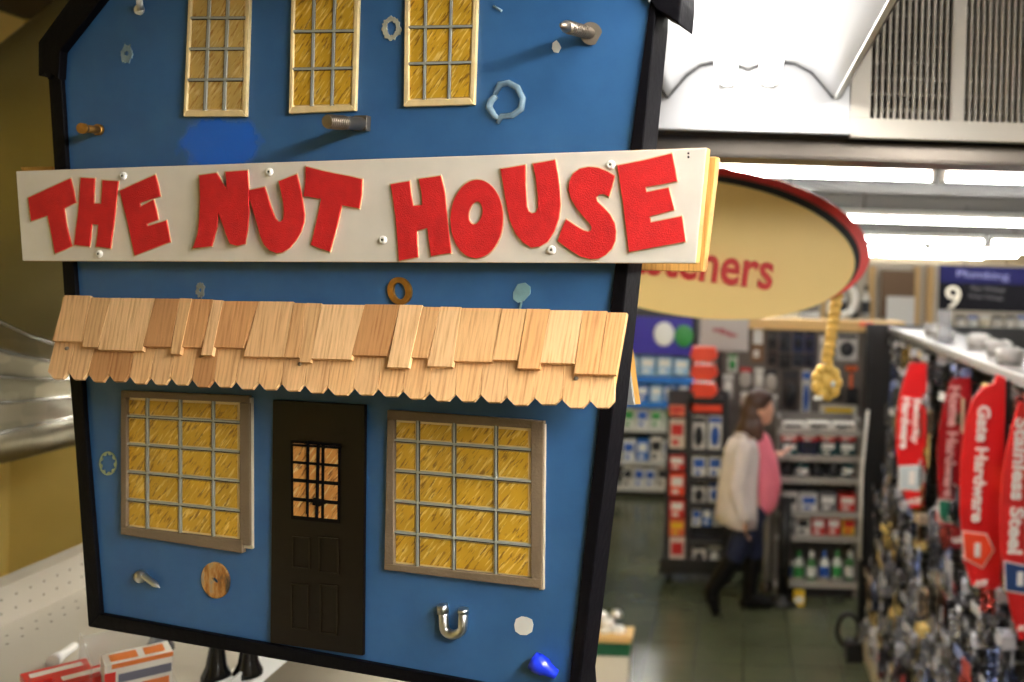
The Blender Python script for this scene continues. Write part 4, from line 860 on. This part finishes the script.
# end display behind the walker
Y = 7.5; PGB = mat('beige_pegboard', (150, 138, 122), .7); BAND = mat('beige_header_band', (216, 178, 116), .5)
xa, xb = P(716, 400, Y).x, P(868, 400, Y).x; zt = zf(330, Y, 800)
ec = empty('end_display', ((xa + xb)/2, Y + .3, 0), 'tall pegboard end display with beige header band behind the walking woman', 'shelving')
b = MB(); b.box((xa, Y + .12, 0), (xb, Y + .16, zt)); obj('pegboard', b, mat('grey_pegboard', (112, 104, 98), .7), ec)
b = MB(); xq = P(905, 320, Y).x; xl = P(730, 320, Y).x; b.box((xl, Y - .03, zt), (xq, Y + .16, zf(319, Y, 800))); obj('header_band', b, BAND, ec, bevel=.003)
b = text_mb('ACE', 14/F*Y, 5/F*Y, P(866, 324, Y - .036), (1,0,-.03), (.1,0,1), .06, .003); obj('store_mark', b, SRED, ec)
for x in (xa, xb - .03): b = MB(); b.box((x, Y + .02, 0), (x + .04, Y + .18, zt)); obj('upright', b, BLK, ec)
b = MB(); b.box((xa, Y - .2, 0), (xb, Y + .12, .15)); obj('base', b, BLK, ec)
q0, q1 = P(700, 350, 7.42), P(749, 317, 7.42); b = MB(); b.box((q0.x, 7.42, q0.z), (q1.x, 7.435, q1.z)); text_mb('SALE', .26, .07, ((q0.x+q1.x)/2, 7.215, q1.z - .12), (1,0,0), (0,0,1), .02, .002, 1, mb=b) if False else None
for k in range(3): b.box((q0.x + .1 + .06*k, 7.416, q1.z - .13 - .02*k), (q0.x + .2 + .05*k, 7.42, q1.z - .1 - .02*k), 1)
tag(obj('poster', b, [mat('pale_grey_poster', (196, 192, 192), .5), mat('faded_red_print', (176, 104, 110), .5)]), 'pale grey poster with faded red marks under the oval sign', 'poster')
wd = 'hanging on the end display'
L_ = [('box',751,322,765,362,(128,92,62),'w','tall brown'), ('card',767,332,778,350,(60,56,52),'d','dark grey'), ('card',779,332,791,352,(36,44,60),'d','slate'), ('card',793,331,804,352,(24,44,92),'d','dark blue'), ('card',805,331,815,352,(28,34,84),'d','navy'),
 ('card',722,336,733,352,(178,168,158),'w','beige'), ('card',767,352,778,366,(70,52,44),'d','dark brown'), ('card',779,354,791,368,(26,26,30),'d','black'), ('card',793,354,804,366,(26,40,66),'d','deep blue'), ('card',805,354,815,367,(24,28,70),'d','indigo'),
 ('card',727,354,738,372,(214,216,208),'g','white and green'), ('bag',739,368,752,388,(186,182,178),'r','pale'), ('card',754,368,764,388,(196,192,188),'w','light grey'), ('bag',765,370,777,392,(182,178,172),'d','silver'), ('card',781,370,799,412,(52,42,40),'d','long dark'), ('card',801,370,811,418,(206,204,196),'b','tall white'),
 ('card',722,374,734,398,(176,172,168),'w','small grey'), ('bag',740,392,752,412,(190,184,178),'w','lower pale'), ('card',754,392,764,416,(168,160,154),'d','lower grey'), ('bag',766,395,778,416,(150,146,142),'w','lower silver'),
 ('card',818,336,834,372,(186,180,176),'w','wide pale'), ('card',836,334,858,360,(198,196,196),'d','wide light grey'), ('tool',845,364,858,388,(226,100,40),'d','orange'), ('card',834,378,843,400,(40,38,42),'d','small black'), ('card',846,388,858,404,(34,32,36),'d','lower black'), ('box',820,406,857,420,(220,216,200),'y','long white and yellow')]
for k_, u0, v0, u1, v1, rgb, lb, nm in L_:
    cat = {'tool': 'tool', 'box': 'box'}.get(k_, 'packet'); item(k_, u0, v0, u1, v1, Y + .06, rgb, lb, f'{nm} {cat} {wd}', cat, f'packets {wd}', depth=.05)
# low stocked unit
Y = 6.78; xa, xb = P(776, 500, Y).x, P(860, 500, Y).x
shelf_unit('low_shelf_unit', 'low grey stocked shelf unit to the right of the walking woman', xa, xb, Y, .38, zf(420, Y, 815), [zf(v, Y, 815) for v in (582, 536, 512, 478, 456, 430)], mat('mid_grey_panel', (112, 108, 104), .5), mat('pale_shelf_edge', (168, 164, 158), .35), cat='shelving')
ws = 'of the low shelf unit'
for (v0, v1, n, cs, kd, nm, cat) in ((423,430,3,[WD],'box','top shelf','box'), (433,441,4,[R_],'box','red band row','box'), (441,455,4,[T_,N_,T_],'box','teal row','box'), (459,477,5,[K_,T_,K_],'bottle','dark bottle row','bottle'), (494,511,4,[WD,W_,G_,R_],'box','half empty row','box'), (516,535,5,[G_,WD,R_,R_,((220,180,50),'r','yellow and red')],'box','red and yellow row','box'), (552,581,6,[W_,W2,((60,120,60),'w','green')],'bottle','lowest row','bottle')):
    rowof(kd, 780, 857, v0, v1, Y + .03, n, cs, f'in the {nm} {ws}', cat, f'{cat}s in the {nm} {ws}', depth=.12, jit=2)
b = MB(); q = P(801, 586, 6.6); b.box((q.x - .05, 6.6, 0.0), (q.x + .03, 6.66, .1)); b.box((q.x - .04, 6.597, .02), (q.x + .02, 6.6, .07), 1)
tag(obj('price_marker', b, [YLB, LBL]), 'small yellow marker on the floor at the foot of the low shelf unit', 'marker')
# floor stands behind the walker
for u, m_, nm, r, yy in ((783, BLK, 'black', .12, 6.66), (766, GREYB, 'pale grey', .06, 6.9)):
    q = P(u, 590, yy); e = empty('post_stand', (q.x, yy, 0), f'{nm} upright post on a round foot just behind the walking woman', 'stand'); 
    b = MB(); b.tube([(q.x, yy, .03), (q.x, yy, zf(498 if r > .1 else 512, 6.6))], .045 if r > .1 else .03, 12); obj('post', b, m_, e)
    b = MB(); b.lathe((q.x, yy, 0), (0,0,1), [(0, 0), (0, r), (.02, r), (.05, .05), (.08, .04)], 24); obj('foot', b, m_ if r > .1 else ALU, e)
# tub at the end of the left-hand gondola, with fittings on top
q = P(612, 660, 4.6); tb = empty('storage_tub', (-.64, 4.65, 0), 'pale storage tub with green band and cream lid at the house\'s lower right', 'tub')
xx0, xx1 = P(570, 660, 4.5).x, P(631, 660, 4.5).x; z1 = zf(636, 4.5, 615)
b = MB(); b.box((xx0, 4.5, 0), (xx1 - .01, 4.62, z1 - .06)); obj('body', b, WBOX, tb, bevel=.006)
b = MB(); b.box((xx0 - .003, 4.497, z1 - .1), (xx1 - .007, 4.623, z1 - .035)); obj('band', b, mat('dark_green_band', (30, 92, 66), .4), tb)
b = MB(); b.box((xx0 - .006, 4.49, z1 - .035), (xx1, 4.63, z1)); obj('lid', b, BAND, tb, bevel=.006)
random.seed(9)
for k in range(7):
    zz = z1 if k < 3 else z1 + .035 if k < 5 else z1 + .07; c0 = Vector((P(606, 620, 4.56).x + (k % 3) * .035 - .02 * (k > 2), 4.55 + .02 * (k % 2), zz)); b = MB(); b.lathe(c0, (0, 0, 1), [(0, 0), (0, .03), (.012, .034), (.03, .02), (.034, 0)], 12)
    tag(obj('metal_cap', b, STEEL if k % 2 else WHITE), f'small shiny cap heaped on the green banded tub, {["at the left","in the middle","at the right","second layer left","second layer right","near the top","on top"][k]}', 'cap', 'shiny caps on the green banded tub')
# upper stock and posters far behind the right gondola
Y = 10.5
b = MB(); xa, xb = P(822, 330, Y).x, P(1120, 330, Y).x; 
fu = empty('far_rack', ((xa+xb)/2, Y + .3, 0), 'tall far rack with wooden uprights seen above the right-hand gondola', 'shelving')
b.box((xa, Y + .4, 0), (xb, Y + .44, zf(262, Y, 900))); obj('back_panel', b, mat('cream_rack_panel', (196, 186, 168), .6), fu)
WDU = mat('pale_wood_upright', (206, 168, 110), .5)
for u in (824, 872, 918, 932): b = MB(); q = P(u, 330, Y); b.box((q.x, Y + .3, 0), (q.x + .07, Y + .4, zf(266, Y, u))); obj('upright', b, WDU, fu)
b = MB(); b.box((xa, Y, zf(330, Y, 900) - .03), (xb, Y + .4, zf(330, Y, 900))); obj('shelf', b, BLK, fu)
b = MB(); b.box((xa, Y - .01, zf(333, Y, 900) - .16), (xb, Y, zf(333, Y, 900) + .05)); obj('black_fascia', b, BLK, fu)
def poster(u0, v0, u1, v1, Y, m, label): a, c = P(u0, v1, Y), P(u1, v0, Y); b = MB(); b.box((a.x, Y, a.z), (c.x, Y + .015, c.z)); return tag(obj('poster', b, m), label, 'poster')
poster(880, 271, 915, 318, Y + .27, mat('brown_poster', (112, 84, 56), .6), 'brown poster high up at the back, right of the oval sign')
poster(886, 297, 915, 330, Y + .2, mat('white_sheet', (214, 212, 208), .5), 'white sheet hung low on the brown poster')
rowof('bottle', 826, 872, 285, 318, Y + .08, 4, [G_, WD, K_, WD], 'on the far rack shelf beside the gold streamer', 'bottle', 'bottles on the far rack shelf', depth=.1)
rowof('bag', 955, 1030, 316, 331, Y + .05, 6, [WD, W_, ((224,214,190),'w','cream'), WD], 'under the navy aisle sign', 'bag', 'white bags under the navy aisle sign', depth=.2)
b = MB(); pts = [P(846 + 9*math.sin(t), 300 - 14*math.cos(t), 6.9) for t in [math.pi*k/12 for k in range(13)]]; b.tube(pts, .03, 10); b.tube([P(846, 286, 6.9), P(838, 287, 6.9)], .03, 8)
b.tube([P(846, 314, 6.9), Vector((P(846, 314, 6.9).x, 7.48, P(800, 318, 7.5).z + .02))], .03, 8)
tag(obj('curved_pipe', b, WHITE), 'curved white pipe on the header band behind the gold streamer', 'pipe')
# extra gondolas in the far distance close the view between the racks
for (x0, x1, y, zt, nm) in ((.9, 5.8, 13.0, 2.1, 'cream far gondola beyond the tall far rack'), (-1.9, .4, 12.0, 2.0, 'cream far gondola behind the purple banner')):
    shelf_unit('far_gondola', nm, x0, x1, y, .5, zt, [.3, .7, 1.1, 1.5, 1.85], mat('dim_panel', (120, 112, 104), .6), GSH)

# ------------------------------------------------------------------ the woman
PY = 6.45; SKIN = mat('skin', (214, 160, 136), .5); HAIR = mat('brown_hair', (66, 40, 28), .45, vary=.3, bump=.6, bscale=60, noise_scale=25)
JACK = mat('cream_plaid_jacket', (220, 208, 204), .8, vary=.08, noise_scale=12); PINK = mat('pink_top', (236, 124, 144), .7); JEAN = mat('dark_blue_jeans', (20, 28, 58), .7); BOOT = mat('black_boots', (9, 8, 10), .5, spec=.2)
def Q(u, v, dy=0.0): p = P(u, v, PY); return Vector((p.x, PY + dy, p.z))
def remesh(name, b, m, parent, voxel, smooth=4, org=None):
    o = obj(name, b, m, parent, recalc=False); md = o.modifiers.new('r', 'REMESH'); md.mode = 'VOXEL'; md.voxel_size = voxel
    sm = o.modifiers.new('s', 'SMOOTH'); sm.factor = .5; sm.iterations = smooth
    dg = bpy.context.evaluated_depsgraph_get(); me = bpy.data.meshes.new_from_object(o.evaluated_get(dg)); o.modifiers.clear(); o.data = me
    for p in me.polygons: p.use_smooth = True
    return o
def limb(b, pts):
    for p, r in pts: b.ball(p, r, 14)
    for (p, r), (q, s) in zip(pts, pts[1:]): b.frust(p, q, r, s, 14)
wm = empty('person', Q(742, 612), 'woman in cream jacket, pink top, jeans and black boots walking right along the aisle', 'person')
hipR, hipL = Q(748, 520, -.08), Q(750, 520, .08); kR, aR = Q(733, 556, -.08), Q(711, 588, -.08); kL, aL = Q(754, 557, .08), Q(749, 598, .08)
toeR = Q(716, 607, -.08); toeL = Q(768, 608, .08); toeL.z = .042; aL.z = .08
hR = Q(745, 512, -.22); elR = Q(737, 481, -.22); shR = Q(743, 443, -.16); shL = Q(752, 442, .15); elL = Q(758, 478, .19); hL = Q(775, 459, .12)
head = Q(762, 408); b = MB()
limb(b, [(Q(750,505), .125), (Q(748,480), .12), (Q(748,455), .12)]); limb(b, [(shR, .055), (Q(749,440), .07), (shL, .055)]); limb(b, [(Q(753,440), .05), (Q(758,422), .045)])
b.ball(head, (.082, .072, .108), 20); b.ball(Q(764,415), (.062, .055, .07), 16); b.ball(Q(772.5,411), (.016, .012, .018), 10); b.ball(Q(767,421), (.028, .03, .026), 12); b.ball(Q(771,417.5), (.014,.022,.008), 10)
for s in (-1, 1): b.ball(Q(759, 410, s * .073), (.016, .01, .03), 10)
limb(b, [(hipR, .09), (kR, .058), (aR, .038)]); limb(b, [(hipL, .09), (kL, .058), (aL, .038)]); limb(b, [(aR, .036), (toeR, .03)]); limb(b, [(aL, .034), (toeL.lerp(aL, .15), .024)])
limb(b, [(shR, .05), (elR, .04), (hR, .026)]); limb(b, [(shL, .05), (elL, .04), (hL, .026)])
def hand(c, d, side):
    d = d.normalized(); sx = Vector((0, 1, 0)); b.ball(c + d * .04, (.02 if abs(d.z) > .7 else .042, .034, .045 if abs(d.z) > .7 else .02), 12)
    for k in range(4):
        o_ = c + d * .075 + sx * (-.027 + .018 * k); L = (.05, .062, .066, .055)[k]; q1 = o_ + d * L * .55; q2 = q1 + (d + Vector((.7 if abs(d.z) > .7 else 0, 0, .0 if abs(d.z) > .7 else .6))).normalized() * L * .5
        limb(b, [(o_, .0095), (q1, .009), (q2, .0075)])
    t = c + d * .02 + sx * side * .03; limb(b, [(t, .011), (t + (d * .6 + sx * side * .5 + Vector((.4, 0, 0))).normalized() * .045, .009)])
hand(hR, Vector((.15, 0, -1)), 1); hand(hL, Vector((.8, 0, .35)), -1)
body = remesh('body', b, SKIN, wm, .008, 3)
b = MB()
for s in (-1, 1): b.ball(Q(770.5, 409, s * .03), (.006, .01, .006), 8)
obj('eyes', b, BLK, wm)
b = MB(); b.ball(Q(758,402), (.098, .09, .095), 18); b.ball(Q(752,414), (.085, .095, .12), 16); b.ball(Q(748,427), (.075, .11, .11), 16); b.ball(Q(748,440,-.06), (.06, .05, .085), 14); b.ball(Q(757,430,-.07), (.05, .035, .11), 14); b.ball(Q(757,430,.07), (.05, .035, .11), 14); b.ball(Q(764,396), (.07, .075, .04), 14); b.ball(Q(743,432), (.06, .08, .09), 12)
remesh('hair', b, HAIR, wm, .011, 3)
b = MB()   # pink top: chest and front
limb(b, [(Q(757,445), .11), (Q(763,468), .118), (Q(765,486), .118), (Q(763,501), .108)]); remesh('pink_top', b, PINK, wm, .014, 4)
b = MB(); limb(b, [(Q(752,508), .125), (hipR, .105), (kR, .07)]); limb(b, [(hipR, .105), (hipL, .105), (kL, .072)]); remesh('jeans', b, JEAN, wm, .013, 3)
b = MB(); limb(b, [(kR.lerp(aR, .02), .074), (kR.lerp(aR, .5), .066), (aR, .052)]); b.ball(aR.lerp(toeR, .35), .055, 12); limb(b, [(aR, .05), (toeR, .036)])
remesh('boot', b, BOOT, wm, .012, 2)
b = MB(); limb(b, [(aL, .056), (toeL, .042)]); limb(b, [(kL.lerp(aL, .08), .07), (kL.lerp(aL, .5), .062), (aL, .05)]); limb(b, [(Q(746,606,.08) * 1.0, .05), (Q(757,606,.08), .045), (toeL, .038)]); b.ball(Vector((aL.x - .02, aL.y, .04)), (.06, .05, .04), 12)
b.v = [Vector((p.x, p.y, max(p.z, .002))) for p in b.v]; remesh('boot', b, BOOT, wm, .012, 2)
# jacket: an open shell of cross-sections plus sleeves
b = MB(); secs = [(436, 747, .075, .13), (441, 745, .12, .18), (452, 744, .145, .2), (470, 742, .155, .205), (490, 740, .165, .215), (508, 739.5, .17, .225), (521, 739, .175, .23)]; n = 30; rowsv = []
for off_ in (0, -.016):
    for v, u, rx, ry in secs:
        c0 = Q(u, v); 
        for k in range(n + 1):
            t = math.radians(42) + math.radians(276) * k / n; b.v.append(c0 + Vector(((rx + off_) * math.cos(t), (ry + off_) * math.sin(t), .006 * math.sin(5 * t) - (.02 if v == 521 else 0) * math.cos(t))))
m_ = n + 1; NS = len(secs)
for i in range(NS - 1):
    for k in range(n):
        a = i*m_ + k; b.f.append([a, a+1, a+m_+1, a+m_]); a2 = a + NS*m_; b.f.append([a2, a2+m_, a2+m_+1, a2+1])
    for k in (0, n): a = i*m_ + k; b.f.append([a, a+m_, a+m_+NS*m_, a+NS*m_])
for k in range(n):
    for i in (0, NS - 1): a = i*m_ + k; b.f.append([a, a+1, a+1+NS*m_, a+NS*m_])
b.m = [0]*len(b.f); b.s = [True]*len(b.f)
jk = obj('jacket', b, JACK, wm)
b = MB(); limb(b, [(Q(744,444,-.17), .078), (elR, .064), (hR.lerp(elR, .12), .052)]); remesh('sleeve', b, JACK, jk, .012, 3)
b = MB(); limb(b, [(Q(752,443,.15), .075), (elL, .062), (hL.lerp(elL, .25), .05)]); remesh('sleeve', b, JACK, jk, .012, 3)
b = MB(); limb(b, [(Q(744,436,-.1), .04), (Q(740,434), .045), (Q(744,436,.1), .04)]); remesh('collar', b, JACK, jk, .012, 3)
b = MB(); q = Q(748, 518, -.235); b.box((q.x - .012, q.y - .035, q.z - .07), (q.x, q.y + .035, q.z + .06)); tag(obj('phone', b, BLK, bevel=.006), 'dark phone held low in the walking woman\'s near hand', 'phone')
